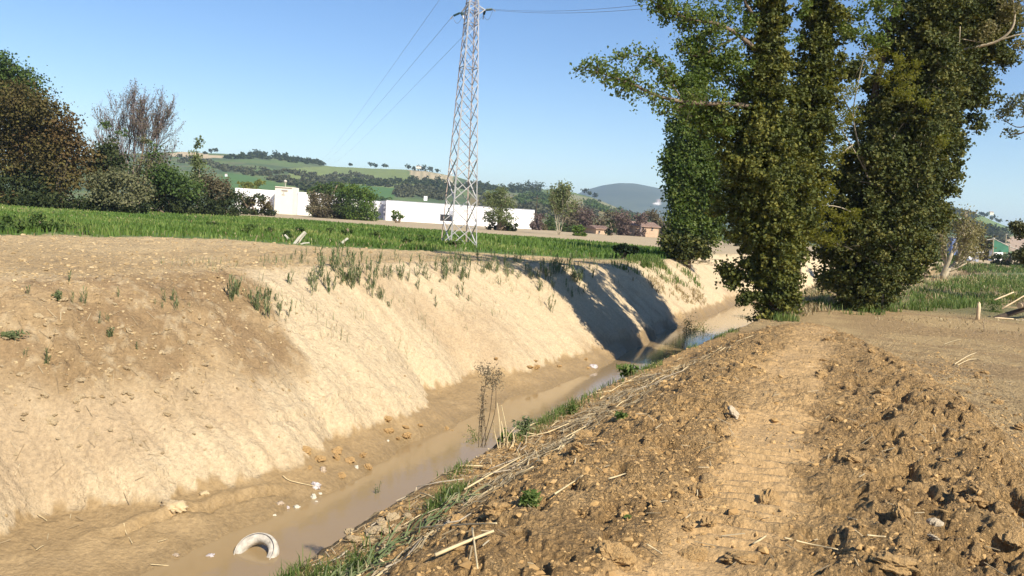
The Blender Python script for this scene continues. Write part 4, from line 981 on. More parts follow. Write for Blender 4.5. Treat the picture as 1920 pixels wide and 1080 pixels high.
# ------------------------------------------------------------------ buildings
white = plain_mat("white_render", (.80, .775, .76), .9, .04, .4); cream = plain_mat("cream_render", (.72, .67, .55), .9, .05, .5)
grey_c = plain_mat("grey_cladding", (.33, .34, .40), .7, .1, .5); darkg = plain_mat("dark_opening", (.02, .02, .024), .6, .2, 2)
glass = plain_mat("window_glass", (.05, .065, .10), .15, .2, 1, 0, 0, .5); tile_m = plain_mat("roof_tile", (.30, .20, .155), .9, .3, 1.5)
brick_m = plain_mat("pale_brick", (.46, .32, .215), .9, .18, 2.0); concrete = plain_mat("concrete", (.42, .39, .34), .9, .2, 2, .2)
def wall_box(name, a, b, h, depth, mat, root, zb=None, off=0.0, zt=0.0):
    """a prism standing on the line a-b, running back by depth"""
    a = np.array(a, float); b = np.array(b, float); d = unit((b-a)[:2]); back = np.array([-d[1], d[0]])
    if back[1] < 0: back = -back
    A = a[:2] - back*off; B = b[:2] - back*off; C = B + back*(depth+off); E = A + back*(depth+off)
    z0 = (zb if zb is not None else min(a[2], b[2]) - 1.0); z1 = h
    P = np.array([[*A, z0], [*B, z0], [*C, z0], [*E, z0], [*A, z1], [*B, z1], [*C, z1], [*E, z1]])
    return obj(name, P - np.array(root.location), BOXF, mat, root)
def warehouse():
    DL, DRr = 176.0, 184.0
    a = at_d(723, 412, DL); b = at_d(1000, 432, DRr); zt = (at_d(725, 375, DL)[2] + at_d(1000, 395, DRr)[2])/2
    root = empty('warehouse', (a[0], a[1], ground_z(a[0], a[1])[0])); tag(root, 'long flat roofed white warehouse with one dark doorway, behind the lattice tower', 'warehouse')
    wall_box('wall', a, b, zt, 22, white, root)
    d = unit(b-a); 
    wall_box('parapet', a, b, zt + .12, .25, grey_c, root, zb=zt + .004, off=.05)
    L = np.linalg.norm(b-a)
    def on(f0, f1, z0, z1, name, mat, off=.06, parent=None):
        A = a + (b-a)*f0; B = a + (b-a)*f1; back = np.array([-d[1], d[0]]); 
        if back[1] < 0: back = -back
        P = []
        for z in (z0, z1):
            for q in (A[:2] - back*off, B[:2] - back*off, B[:2] + back*.1, A[:2] + back*.1): P.append([*q, z])
        return obj(name, np.array(P) - np.array(root.location), BOXF, mat, parent or root)
    zg = min(a[2], b[2]); f = lambda px: (px - 723)/(1000 - 723)
    H = zt - zg
    on(f(822), f(846), zt - H*.80, zt - H*.50, 'doorway', darkg); on(f(820), f(848), zt - H*.50, zt - H*.47, 'door_frame', grey_c, .12)
    on(f(839), f(846), zt - H*.47, zt - H*.28, 'shutter', grey_c, .04)
    fr = on(f(768), f(771), zt - H*.30, zt - H*.25, 'vent', grey_c, .05)
    # shaded left end: rows of windows
    back = np.array([-d[1], d[0]]); back = back if back[1] > 0 else -back
    for r_ in range(3):
        for c_ in range(4):
            q0 = a[:2] + back*(2 + c_*5.0); q1 = q0 + back*3.6; o_ = -d[:2]*.05; i_ = d[:2]*.1
            z0 = zt - H*(.28 + .22*r_); z1 = z0 + H*.12
            P = [[*(q0+o_), z0],[*(q1+o_), z0],[*(q1+i_), z0],[*(q0+i_), z0],[*(q0+o_), z1],[*(q1+o_), z1],[*(q1+i_), z1],[*(q0+i_), z1]]
            obj('window', np.array(P) - np.array(root.location), BOXF, glass, root)
    # roof vent
    v = at_d(798, 372, 183); V, F = box(v, (.7, .7, 1.0)); obj('roof_vent', V - np.array(root.location), F, white, root)
    # low annexe to the left
    a2 = at_d(702, 411, 186); b2 = at_d(722, 412, 186); wall_box('annexe', a2, b2, at_d(710, 386, 186)[2], 12, white, root)
    a3 = at_d(710, 409, 183.5); b3 = at_d(722.5, 411, 183); wall_box('annexe', a3, b3, at_d(716, 383, 183)[2], 9, grey_c, root)
warehouse()
def hall():
    D = 168.0
    a = at_d(440, 393, D + 6); b = at_d(625, 402, D + 10); zt = (at_d(452, 353, D+6)[2] + at_d(560, 361, D+8)[2])/2
    root = empty('factory_hall', (a[0], a[1], ground_z(a[0], a[1])[0])); tag(root, 'low white factory hall with a cream tower, half hidden by trees left of the warehouse', 'building')
    zs = at_d(500, 356, D+7)[2]; d = unit(b-a)
    wall_box('wall', a, b, zs, 16, white, root)
    ta = at_d(514, 402, D+4); tb = at_d(548, 402, D+4); zt2 = at_d(530, 350, D+4)[2]
    tw = wall_box('tower', ta, tb, zt2, 4.5, cream, root)
    def plate(pa, pb, pc, name, mat, D_, th=.08, parent=None):
        # small raised plate between two corner pixels at distance D_
        p = at_d(*pa, D_); q = at_d(*pb, D_); P = []
        for z in (min(p[2], q[2]), max(p[2], q[2])):
            for (X, Y) in ((p[0], p[1]-th), (q[0], q[1]-th), (q[0], q[1]+.1), (p[0], p[1]+.1)): P.append([X, Y, z])
        return obj(name, np.array(P) - np.array(root.location), BOXF, mat, parent or root)
    plate((513.5,350.5), (548.5,352.5), 0, 'tower_cap', tile_m, D+4, .2, tw)
    ink = plain_mat("lettering_grey", (.30, .25, .22), .8, .1, 3)
    x = 528.0
    for w in (2.0,1.4,1.8,1.2,2.0,1.6,1.5): plate((x, 356 + (x-528)*.063), (x+w*.8, 358.6 + (x-528)*.063), 0, 'sign_letter', ink, D+3.99, .05); x += w
    plate((531,361.0), (533,362.6), 0, 'sign_letter', ink, D+3.99, .05)
    x = 528.5
    for w in (1.2,1.0,1.4,1.0,1.2): plate((x, 364.4 + (x-528)*.063), (x+w*.75, 365.8 + (x-528)*.063), 0, 'sign_letter', ink, D+3.99, .05); x += w
    plate((548.5,374), (553.5,399.5), 0, 'door', darkg, D+7.2, .1)
    plate((554.5,361), (557,402), 0, 'pilaster', grey_c, D+7.3, .1)
    w2 = at_d(575, 358, D+13); wall_box('rear_hall', at_d(600, 402, D+14), at_d(700, 408, D+14), at_d(640, 372, D+14)[2], 10, white, root)
    mb = MB(); m0 = at_d(535, 352, D+5); m1 = at_d(535, 340, D+5); add_tube(mb, [m0, m1], .06, 5); V, F = ICO1; mb.add(V*.35 + m1, F); mb.build('mast', concrete, root, origin=root.location)
hall()
def house(name, label, pxl, pxr, py_base, py_eave, py_top, D, wins, depth=6):
    a = at_d(pxl, py_base, D); b = at_d(pxr, py_base + (pxr-pxl)*.063, D + 1.5); ze = at_d((pxl+pxr)/2, py_eave, D)[2]; zr = at_d((pxl+pxr)/2, py_top, D + depth/2)[2]
    root = empty(name, (a[0], a[1], ground_z(a[0], a[1])[0])); tag(root, label, 'house'); L = np.array(root.location)
    wall_box('wall', a, b, ze, depth, brick_m, root)
    d = unit((b-a)[:2]); back = np.array([-d[1], d[0]]); e = .35
    A = a[:2] - d*e - back*e; B = b[:2] + d*e - back*e; C = b[:2] + d*e + back*(depth+e); E = a[:2] - d*e + back*(depth+e); R0 = a[:2] - d*e + back*depth/2; R1 = b[:2] + d*e + back*depth/2
    P = np.array([[*A, ze+.004],[*B, ze+.004],[*C, ze+.004],[*E, ze+.004],[*R0, zr],[*R1, zr],[*A, ze+.14],[*B, ze+.14],[*C, ze+.14],[*E, ze+.14]]) - L
    F4 = np.array([[0,3,2,1],[0,1,7,6],[6,7,5,4],[2,3,9,8],[8,9,4,5]]); F3 = np.array([[6,4,9],[7,8,5]]); F4b = np.array([[0,6,9,3],[1,2,8,7]])
    obj('roof', P, [np.concatenate([F4, F4b]), F3], tile_m, root)
    # rows of tiles
    nrow = 14; mb = MB()
    for k in range(nrow):
        f = (k+.5)/nrow; p = np.array([*(A*(1-f) + B*f), ze+.16]); q = np.array([*(R0*(1-f) + R1*f), zr+.03]); mb.add(*bar(p, q, .13, .08))
    t = mb.build('tile_row', tile_m, root, origin=L); tag(t, kind='stuff')
    for (wx, wy, ww, wh) in wins:
        f = (wx - pxl)/(pxr - pxl); c = a + (b-a)*f; K = D/FPX; z = at_d(wx, wy, D)[2]
        V, F = box((c[0], c[1]-.03, z), (ww*K, .25, wh*K), math.atan2(d[1], d[0])); obj('window', V - L, F, darkg, root)
        V, F = box((c[0], c[1]-.10, z - wh*K/2 - .06), (ww*K+.2, .3, .10), math.atan2(d[1], d[0])); obj('sill', V - L, F, concrete, root)
    return root
house('brick_house', 'larger brick farmhouse with a tiled roof and two small dark windows near the poplar', 1186, 1234, 442, 425.5, 416, 172, ((1205,427.5,2.5,3.5),(1222,428.5,2.5,3.5)), 7)
house('brick_outbuilding', 'small brick outbuilding with one dark window left of the evergreen shrub', 1117, 1140, 441, 430, 423.5, 168, ((1123,434.8,3,3.6),), 4)
def hill_house(px, py, w, h, label, mat, D=900):
    p = hit(px, py + 1, 330, 1300); p = p if p is not None else at_d(px, py, 920)
    K = p[1]/FPX; root = empty('hill_house', p); tag(root, label, 'house')
    V, F = box((0, 0, h*K*.35), (w*K, w*K*.7, h*K*1.3)); obj('wall', V, F, mat, root)
    W_, D_ = w*K*.55, w*K*.4; z0 = h*K*1.003; P = np.array([[-W_,-D_,z0],[W_,-D_,z0],[W_,D_,z0],[-W_,D_,z0],[-W_,0,z0+h*K*.35],[W_,0,z0+h*K*.35]])
    obj('roof', P, [np.array([[0,1,5,4],[2,3,4,5],[0,3,2,1]]), np.array([[0,4,3],[1,2,5]])], tile_m, root)
    for sx in (-.25, .25):
        V, F = box((sx*w*K, -w*K*.355, h*K*.6), (w*K*.12, w*K*.03, h*K*.25)); obj('window', V, F, darkg, root)
hill_house(785, 315, 9, 3, 'pale house among trees on the hill ridge above the striped field', cream)
hill_house(845, 324, 4, 6, 'small white house on the ridge behind the lattice tower', white)
hill_house(424, 330, 4, 4, 'tiny white house on the hill above the brown bush', white)
hill_house(1845, 424, 6, 3, 'white house high on the right hill', white); hill_house(1858, 402, 7, 4, 'pale house on top of the right hill beside the bare tree', cream)
hill_house(1826, 402, 8, 4, 'pale house on top of the right hill seen through bare branches', cream); hill_house(1898, 424, 9, 6, 'pinkish house on the right hill near the picture edge', brick_m); hill_house(1907, 430, 8, 3, 'low white house just below the pinkish house', white)
hill_house(1800, 412, 8, 3, 'white house on the right hill just left of the bare tree trunk', white); hill_house(1878, 452, 8, 3, 'long white building between the right hill and the ploughed slope', white)
# ------------------------------------------------------------------ lattice tower
galv = plain_mat("galvanised_steel", (.44, .42, .41), .55, .22, 2, 0, .25, .4); rust = plain_mat("rusty_steel", (.42, .32, .27), .65, .3, 2, 0, .2, .4); galv_d = plain_mat("dark_steel", (.26, .25, .27), .6, .2, 2, 0, .2, .4)
porc = plain_mat("insulator_green", (.03, .06, .05), .25, .2, 4, 0, 0, .6); wire_m = plain_mat("conductor", (.20, .21, .24), .5, .1, 1, 0, .4, .4)
def tower():
    D = hit(845, 460)[1] ; K = D/FPX
    f0 = at_d(845, 459, D); base = f0.copy(); base[2] = ground_z(f0[0], f0[1])[0]
    # square plan: front leg, right leg, back leg, left leg
    ex = np.array([48*K*1.0, 23*K, 0]); ey = np.array([-23*K, 48*K, 0])
    c0 = np.array([f0[0], f0[1], base[2]]) + (ex+ey)/2
    top_c = at_d(883, 12, D); top_c[1] = c0[1]; Ht = top_c[2] - c0[2]
    cx_top = top_c[0]
    def corner(i, h):
        t = h/Ht; s = 1 - t*.62 if t <= 1 else .38 - (t-1)*.9
        s = max(s, .04); o = [(-.5,-.5),(.5,-.5),(.5,.5),(-.5,.5)][i]
        return np.array([c0[0] + (cx_top - c0[0])*0 , c0[1], c0[2] + h]) + (ex*o[0] + ey*o[1])*s
    root = empty('pylon', c0); tag(root, 'tall narrow steel lattice pylon standing in the green crop in front of the warehouse', 'pylon'); L = np.array(root.location)
    Htot = Ht + 1.9
    for i in range(4):
        mb = MB(); hs = [-.3, Ht*.5, Ht, Htot - .2]
        for h0, h1, w in zip(hs[:-1], hs[1:], (.11, .10, .085)):
            a, b = corner(i, max(h0, -.3)), corner(i, h1); inw = unit((c0 - corner(i, 0)) * np.array([1, 1, 0]))
            dirs = [unit(corner((i+1) % 4, 0) - corner(i, 0)), unit(corner((i+3) % 4, 0) - corner(i, 0))]
            for dd in dirs: mb.add(*bar(a + dd*w*.4, b + dd*w*.4, w, .014) if False else bar(a + dd*w*.3, b + dd*w*.3, w*.85, w*.3))
        mb.build('leg', galv if i in (0, 1) else rust, root, origin=L)
    def brace(i, h0, j, h1, w=.045, m=galv):
        a, b = corner(i, h0), corner(j, h1); mb = MB(); mb.add(*bar(a, b, w, w*.5)); mb.build('brace', m, root, origin=L)
    n = 13; hs = [0]; 
    for k in range(n): hs.append(hs[-1] + (1.28 - .05*k))
    sc = Ht/hs[-1]; hs = [h*sc for h in hs]
    for i in range(4):
        j = (i+1) % 4; m = (galv_d, galv_d, galv, galv)[i]
        for k in range(n):
            if k < 4: brace(i, hs[k], j, hs[k+1], .065, galv); brace(j, hs[k], i, hs[k+1], .065, galv)
            else:
                if i in (0, 3): brace(i, hs[k+1], j, hs[k], .06, m) if i == 0 else brace(j, hs[k], i, hs[k+1], .05, galv_d)
                else: brace(i, hs[k+1], j, hs[k], .045, m)
                if k % 1 == 0: brace(j, hs[k+1], i, hs[k] + (hs[k+1]-hs[k])*.0, .042, galv)
        for h in (hs[9], hs[12], Ht, Ht + .45): brace(i, h, j, h, .06, galv_d)
        brace(i, Ht, j, Ht + .45, .04, galv); brace(j, Ht, i, Ht + .45, .04, galv); brace(i, Ht + .45, j, Ht+1.0, .04, galv); brace(j, Ht+.45, i, Ht+1.0, .04, galv)
    # cross arm and insulators
    arms = {}
    for nm, px, py in (('l', 862, 14), ('r', 908, 9)):
        tip = at_d(px, py, D); tip[1] = c0[1]
        ids = (0, 3) if nm == 'l' else (1, 2)
        for i in ids:
            for h in (Ht - .15, Ht + .3): mb = MB(); mb.add(*bar(corner(i, h), tip, .06, .04)); mb.build('cross_arm', galv, root, origin=L)
        arms[nm] = tip
    def string(p, q, name='insulator'):
        p = np.array(p); q = np.array(q); mb = MB(); add_tube(mb, [p, q], .018, 5)
        for k in range(7):
            c = p + (q-p)*(.18 + .64*k/6); dd = unit(q-p); add_tube(mb, [c - dd*.02, c, c + dd*.03], [.03, .075, .035], 8)
        mb.build(name, porc, root, origin=L)
        mb = MB(); mb.add(*bar(q, q + unit(q-p)*.14 - np.array([0, 0, .12]), .06, .05)); mb.build('clamp', galv, root, origin=L)
    A = {}
    for key, p, px, py in (('l', arms['l'], 845, 19), ('r', arms['r'], 924, 10), ('r2', arms['r'], 905, 17), ('l2', arms['l'], 866, 22)):
        q = at_d(px, py, D); q[1] = p[1] + (.25 if key in ('l', 'r2') else -.25); string(p, q); A[key] = q
    for s, e in (('l', 'l2'), ('r', 'r2')):
        a, b = A[s], A[e]; P = [a + (b-a)*t - np.array([0, 0, .42*math.sin(t*PI)]) for t in np.linspace(0, 1, 9)]
        mb = MB(); add_tube(mb, P, .012, 4); mb.build('jumper', wire_m, root, origin=L)
    # top peak
    mb = MB(); mb.add(*bar(c0 + [0, 0, Htot-.5], c0 + [0, 0, Htot+1.0], .08)); mb.build('peak', galv, root, origin=L)
    tp = c0 + np.array([0, 0, Htot + .8])
    # conductors
    def wire(a, b, sag, label, r=.011):
        P = [a + (b-a)*t - np.array([0, 0, sag*4*t*(1-t)]) for t in np.linspace(0, 1, 26)]
        mb = MB(); add_tube(mb, P, r*np.linspace(1, 1.6, 26), 4); mb.build('power_line', wire_m); o = bpy.context.scene.collection.objects[-1]; tag(o, label, 'cable', 'power lines of the pylon')
    E1, E2, E3 = at_d(603, 302, 520), at_d(610, 303, 520), at_d(627, 304, 520)
    wire(tp + [-.5, 0, 0], E1, 1.0, 'uppermost of the three wires running left from the pylon to the hill')
    wire(A['l'], E2, 1.2, 'middle one of the three wires running left from the pylon to the hill')
    q = at_d(866, 62, D); wire(A['r2'], E3, 1.2, 'lowest of the three wires running left from behind the pylon')
    wire(A['r'], at_d(1500, -42, 30), .5, 'upper wire running right from the pylon at the top of the picture', .007)
    wire(A['r'] + [0, 0, -.05], at_d(1520, -30, 30), .5, 'lower wire running right from the pylon at the top of the picture', .007)
tower()
# wooden pole behind the warehouse
p = at_d(1004, 420, 190); p[2] = ground_z(p[0], p[1])[0]; r0 = empty('utility_pole', p); tag(r0, 'thin dark utility pole with a short cross arm right of the warehouse', 'pole')
mb = MB(); add_tube(mb, [(0,0,-.5), (0,0,8.0)], [.14,.10], 6); mb.build('shaft', bark_dark, r0); V, F = bar((-.9,0,7.3), (.9,0,7.3), .12); obj('cross_arm', V, F, bark_dark, r0)
for sx in (-.8, 0, .8): mb = MB(); add_tube(mb, [(sx,0,7.36),(sx,0,7.6)], .05, 6); mb.build('insulator', porc, r0)
# ------------------------------------------------------------------ right background: shed, poles, net, dark tree
def right_side():
    D = 122.0; p = at_d(1822, 489, D); K = D/FPX; p[2] = ground_z(p[0], p[1])[0]; hz = at_d(1822, 471, D)[2] - p[2]; top = hz; w = 26*K
    root = empty('shed', p, .06); tag(root, 'small flat roofed shed with a bright white door on the right behind the crop', 'shed')
    V, F = box((0, 1.2, top*.45), (w, 2.4, top*.9 + .4)); obj('wall', V, F, grey_c, root); V, F = box((0, 1.0, top*.96), (w*1.25, 3.2, top*.12)); obj('roof', V, F, white, root)
    V, F = box((-w*.22, -.04, top*.42), (w*.36, .1, top*.75)); obj('door', V, F, white, root); V, F = box((w*.28, -.04, top*.5), (w*.2, .1, top*.4)); obj('window', V, F, glass, root)
    mb = MB(); add_tube(mb, [(w*.1,-.5,-.3),(w*.1,-.5,top*.9)], .05, 5); mb.build('post', concrete, root)
    labs = ['leftmost thin pale pole left of the white shed', 'thin pale pole right above the shed roof', 'pole with a lamp head just right of the shed door', 'tall pale pole at the left end of the green net', 'short pale pole at the right end of the green net', 'faint thin mast behind the green net']
    for k, (x, y0, y1, d) in enumerate(((1809,488,447,124),(1824,485,446,130),(1832,485,446,130),(1861,490,447,118),(1891,492,460,118),(1885,470,440,150))):
        b = at_d(x, y0, d); t = at_d(x + 2, y1, d); b[2] = min(ground_z(b[0], b[1])[0], b[2]) - .1
        r_ = empty('pole', b); tag(r_, labs[k], 'pole', 'pale poles around the shed')
        mb = MB(); add_tube(mb, [np.zeros(3), t - b], [.10, .07], 6); mb.build('shaft', bark_pale, r_)
        V, F = box(t - b + [0, 0, .05], (.25, .25, .12)); obj('cap', V, F, concrete, r_)
        if k == 2:
            q = at_d(1831, 464, d) - b; V, F = ICO1; obj('lamp_head', V*.32 + q, F, white, r_)
    # green net between poles with sloping top
    D2 = 119.0; n = 14; V = []; xs = np.linspace(1862, 1891, n)
    for x in xs:
        yt = 449 + ((x-1862)/29)**1.1*13; a = at_d(x, yt, D2); b = at_d(x, 473, D2); V += [a, b, a + [0, .08, 0], b + [0, .08, 0]]
    k = np.arange(n-1)*4; F = np.concatenate([np.stack([k, k+1, k+5, k+4], 1), np.stack([k+2, k+6, k+7, k+3], 1), np.stack([k, k+4, k+6, k+2], 1)])
    r_ = empty('net_screen', V[1]); tag(r_, 'sloping dark green net screen stretched between the pale poles', 'net')
    obj('net', np.array(V) - V[1], F, plain_mat("green_net", (.05,.16,.10), .8, .25, 1), r_)
    mb = MB(); add_tube(mb, [at_d(1850,450,D2), at_d(1864,448,D2), at_d(1874,453,D2), at_d(1892,462,D2), at_d(1925,473,D2)], .06, 4); mb.build('top_cable', concrete, r_, origin=V[1])
    for (x, y, w_, h_, lab) in ((1868,472,16,3,'low white wall at the foot of the green net'),(1786,455,10,9,'blue gabled roof glimpsed behind the trunk of the bare tree')):
        q = at_d(x, y, 135); q[2] -= .0; K2 = 135/FPX; rr = empty('low_wall' if w_ > 12 else 'blue_building', (q[0], q[1], ground_z(q[0], q[1])[0])); tag(rr, lab, 'wall' if w_ > 12 else 'building')
        hgt = q[2] - rr.location[2] + h_*K2
        V, F = box((0, 0, hgt/2 - .2), (w_*K2, 1.5, hgt + .4)); obj('wall', V, F, white if w_ > 12 else plain_mat("blue_roof", (.12,.17,.34), .6, .1, 1), rr)
        V, F = box((0, 0, hgt + .06), (w_*K2*1.1, 1.8, .1)); obj('coping', V, F, concrete, rr)
    far_tree('dark_tree', 'broad dark round tree behind the white shed and poles', 'tree', (1830,488), [(1810,452,20,16),(1840,448,24,14,1),(1855,460,16,14),(1825,468,34,12),(1835,436,12,6,1)], [M_dark, M_brown], .45, .6, 24, D=140)
    far_tree('hedge_bush', 'dark bush between the shed and the right edge below the green net', 'bush', (1885,492), [(1870,482,16,6),(1895,482,18,7),(1915,478,12,10)], M_dark, .35, .45, 20, D=112)
    far_tree('green_bush', 'light green bush left of the white shed at the foot of the bare tree', 'bush', (1785,492), [(1770,478,20,8),(1795,482,16,7),(1755,485,14,6)], M_mid, .35, .45, 18, D=105)
    bare_tree('blond_tree', 'leaning pale barked tree with thin yellowish foliage right of the ivy trees', (1768,482), 330, .42, 62, 4, .30, .5, bark_pale, kids=3, stems_=2, leafmat=leaf_mat("blond2", (.13,.12,.04), (.24,.21,.09), (.32,.28,.14), .35, .6, .1), leaf=.17, nl=3, up=.22, minr=.016, cr=.3)
    # low green band and bushes between the trunks, behind the right bank
    for k, (x, y, rx, ry, d, m) in enumerate(((1500,470,20,10,70,1),(1545,452,26,12,90,0),(1620,455,30,14,90,0),(1505,440,26,14,110,0),(1700,470,30,10,80,1),(1740,485,20,7,60,1),(1650,480,26,8,70,1),(1570,475,20,8,70,1),(1440,440,30,16,110,0),(1380,445,30,14,110,0))):
        far_tree('thicket_bush', 'green bush in the thicket seen between the ivy covered trunks', 'bush', (x, y+ry), [(x, y, rx, ry)], (M_dark, M_mid)[m], .3, .45, 18, 'bushes behind the ivy covered trunks', 2, D=d)
right_side()
# ------------------------------------------------------------------ grasses
def blades(P, h, w, lean=.35, v=None, two=True):
    """grass blades as bent strips: P roots (n,3)"""
    n = len(P); h = np.broadcast_to(h, (n,)) * (.6 + .8*rng.random(n)); w = np.broadcast_to(w, (n,))
    a = rng.random(n)*2*PI; side = np.stack([np.cos(a), np.sin(a), a*0], 1); b = a + PI/2 + rng.normal(size=n)*.5
    ld = np.stack([np.cos(b), np.sin(b), a*0], 1) * (lean*h*(.3 + rng.random(n)))[:, None]; up = np.array([0, 0, 1.])
    s = side * (w/2)[:, None]; m = P + up*(h*.6)[:, None] + ld*.35; t = P + up*(h*(1 - lean*.25))[:, None] + ld
    V = np.stack([P - s, P + s, m + s*.7, m - s*.7, t], 1).reshape(-1, 3); k = np.arange(n)*5
    F = [np.stack([k, k+1, k+2, k+3], 1), np.stack([k+3, k+2, k+4], 1)]
    v = rng.random(n) if v is None else v
    return V, F, np.repeat(v, 5)
grass_m = leaf_mat("grass_blade", (.06,.10,.022), (.12,.175,.045), (.22,.24,.08), .35, .6, .2)
crop_m = leaf_mat("crop_blade", (.07,.125,.025), (.13,.205,.042), (.27,.285,.09), .35, .6, .2)
dry_m = leaf_mat("dry_grass", (.22,.16,.085), (.36,.28,.15), (.50,.42,.26), .2, .7, .2)
reed_m = leaf_mat("reed_leaf", (.09,.12,.05), (.16,.20,.085), (.28,.28,.15), .3, .6, .2)
def stuff(name, VFa, mat):
    o = obj(name, VFa[0], VFa[1], mat, None, False, {'v': VFa[2]}); return tag(o, kind='stuff')
def scatter_polar(n, a0, a1, r0, r1, power=1.2):
    a = a0 + (a1-a0)*rng.random(n); u = rng.random(n); e = 1 - power
    r = (r0**e + u*(r1**e - r0**e))**(1/e); return r*np.sin(a), r*np.cos(a), a, r
# crop in the field
x, y, a, r = scatter_polar(150000, DR(-42), DR(26), 24, 190, 1.6)
z, c = terrain(x, y); gn = np.interp(a, *G_NEAR)*(1 + .05*(fbm(x*.5, y*.5, 215) - .5)); gf = np.interp(a, *G_FAR)
thin = ss(-.5, 2.5, r - gn + 1.5*(fbm(x*.6, y*.6, 400) - .5)); left = ss(DR(-12), DR(-22), a)
thin = thin * (1 - .65*left*ss(9, 2, r - gn)*ss(.4, .6, fbm(x*.35, y*.9, 401)))
keep = (c['plain'] > .6) & (r < gf + 1) & (rng.random(len(x)) < thin)
x, y, z, r, a = x[keep], y[keep], z[keep], r[keep], a[keep]
patch = fbm(x*.12, y*.12, 402, 3); h = (.15 + .17*ss(.3, .7, patch)) * (1 + .4*ss(DR(-5), DR(10), a))
v = np.clip(-.12 + 1.25*fbm(x*.16, y*.22, 403, 4) + .45*(rng.random(len(x)) - .5), 0, 1)
stuff('crop_grass', blades(np.stack([x, y, z - .02], 1), h, .025 + r*.0011, .3, v), crop_m)
k = rng.random(len(x)) < .07*(1 - .8*ss(0, 9, r - np.interp(a, *G_NEAR))) + .01
stuff('dry_grass', blades(np.stack([x[k], y[k], z[k]], 1), .22, .03 + r[k]*.0006, .6), dry_m)
# right bank and right field grass
def region_grass(name, polys, n, h, w, mat, lean=.35, lo=6, hi=120):
    X = []
    for poly in polys:
        px = np.array([p[0] for p in poly]); py = np.array([p[1] for p in poly]); m = n//len(polys)
        qx = px.min() + (px.max()-px.min())*rng.random(m*2); qy = py.min() + (py.max()-py.min())*rng.random(m*2); k = inpoly(qx, qy, poly); qx, qy = qx[k][:m], qy[k][:m]
        # grid of hits, then interpolation between them
        gx = np.linspace(px.min(), px.max(), 9); gy = np.linspace(py.min(), py.max(), 7); G = np.zeros((7, 9, 2))
        for i, yy in enumerate(gy):
            for j, xx in enumerate(gx):
                p = hit(xx, yy, lo, hi); p = p if p is not None else at_d(xx, yy, hi*.8); G[i, j] = p[:2]
        fx = (qx - gx[0])/(gx[-1]-gx[0])*8; fy = (qy - gy[0])/(gy[-1]-gy[0])*6; i = np.clip(fy.astype(int), 0, 5); j = np.clip(fx.astype(int), 0, 7); u = (fx-j)[:, None]; t = (fy-i)[:, None]
        X.append((G[i, j]*(1-u) + G[i, j+1]*u)*(1-t) + (G[i+1, j]*(1-u) + G[i+1, j+1]*u)*t)
    X = np.concatenate(X); z = ground_z(X[:, 0], X[:, 1]); P = np.stack([X[:, 0], X[:, 1], z - .02], 1); d = fbm(X[:, 0]*.9, X[:, 1]*.9, 410 + len(name), 3); P = P[rng.random(len(P)) < ss(.38, .56, d)]
    r = np.hypot(P[:, 0], P[:, 1]); return stuff(name, blades(P, h, w + r*.0007, lean), mat)
region_grass('grass', [[(1655,588),(1640,570),(1720,545),(1800,535),(1930,532),(1930,560),(1880,572),(1820,578),(1740,584)]], 6500, .34, .012, grass_m, .5)
region_grass('grass', [[(1690,505),(1760,496),(1930,492),(1930,512),(1760,512)],[(1720,540),(1820,520),(1930,520),(1930,545),(1800,548)]], 6000, .4, .02, grass_m, .4)
region_grass('dry_grass', [[(1700,520),(1760,500),(1930,496),(1930,575),(1720,565)],[(1500,560),(1540,520),(1580,540),(1560,585),(1500,595)]], 8000, .32, .013, dry_m, .7)
region_grass('grass', [[(1510,590),(1505,560),(1540,545),(1570,590)],[(1380,600),(1380,590),(1480,597),(1500,604)],[(1560,590),(1560,570),(1660,575),(1660,592)]], 2600, .30, .01, grass_m, .5)
region_grass('grass', [[(1140,500),(1200,480),(1260,495),(1300,515),(1330,540),(1310,545),(1240,530)],[(1180,485),(1230,480),(1250,500),(1200,505)]], 2600, .34, .012, grass_m, .45)
region_grass('dry_grass', [[(1180,525),(1240,520),(1310,545),(1330,570),(1290,570),(1230,550)]], 900, .25, .012, dry_m, .6)
region_grass('grass', [[(1640,600),(1640,590),(1930,585),(1930,640),(1800,620)]], 500, .10, .008, dry_m, .9)
# tufts along the crest above the water: dense green strip
def crest_grass(name, s0, s1, n0, n1, cnt, h, mat, lean, w=.007):
    s = s0 + (s1-s0)*rng.random(cnt); n = n0 + (n1-n0)*rng.random(cnt); x, y = sn_xy(s, n); k = fbm(s*1.3, n*2, 420, 3); m = rng.random(cnt) < ss(.46, .6, k); x, y = x[m], y[m]
    return stuff(name, blades(np.stack([x, y, ground_z(x, y) - .01], 1), h, w, lean), mat)
crest_grass('grass', -1.5, 1.8, -.5, .15, 7500, .12, grass_m, .7)
crest_grass('grass', 1.2, 5.5, -.10, .25, 2600, .10, grass_m, .6)
crest_grass('grass', 5.5, 19, -.1, .4, 2000, .12, grass_m, .6, .012)
crest_grass('dry_grass', -1.2, 9, -1.1, .25, 1700, .10, dry_m, 1.2, .006)
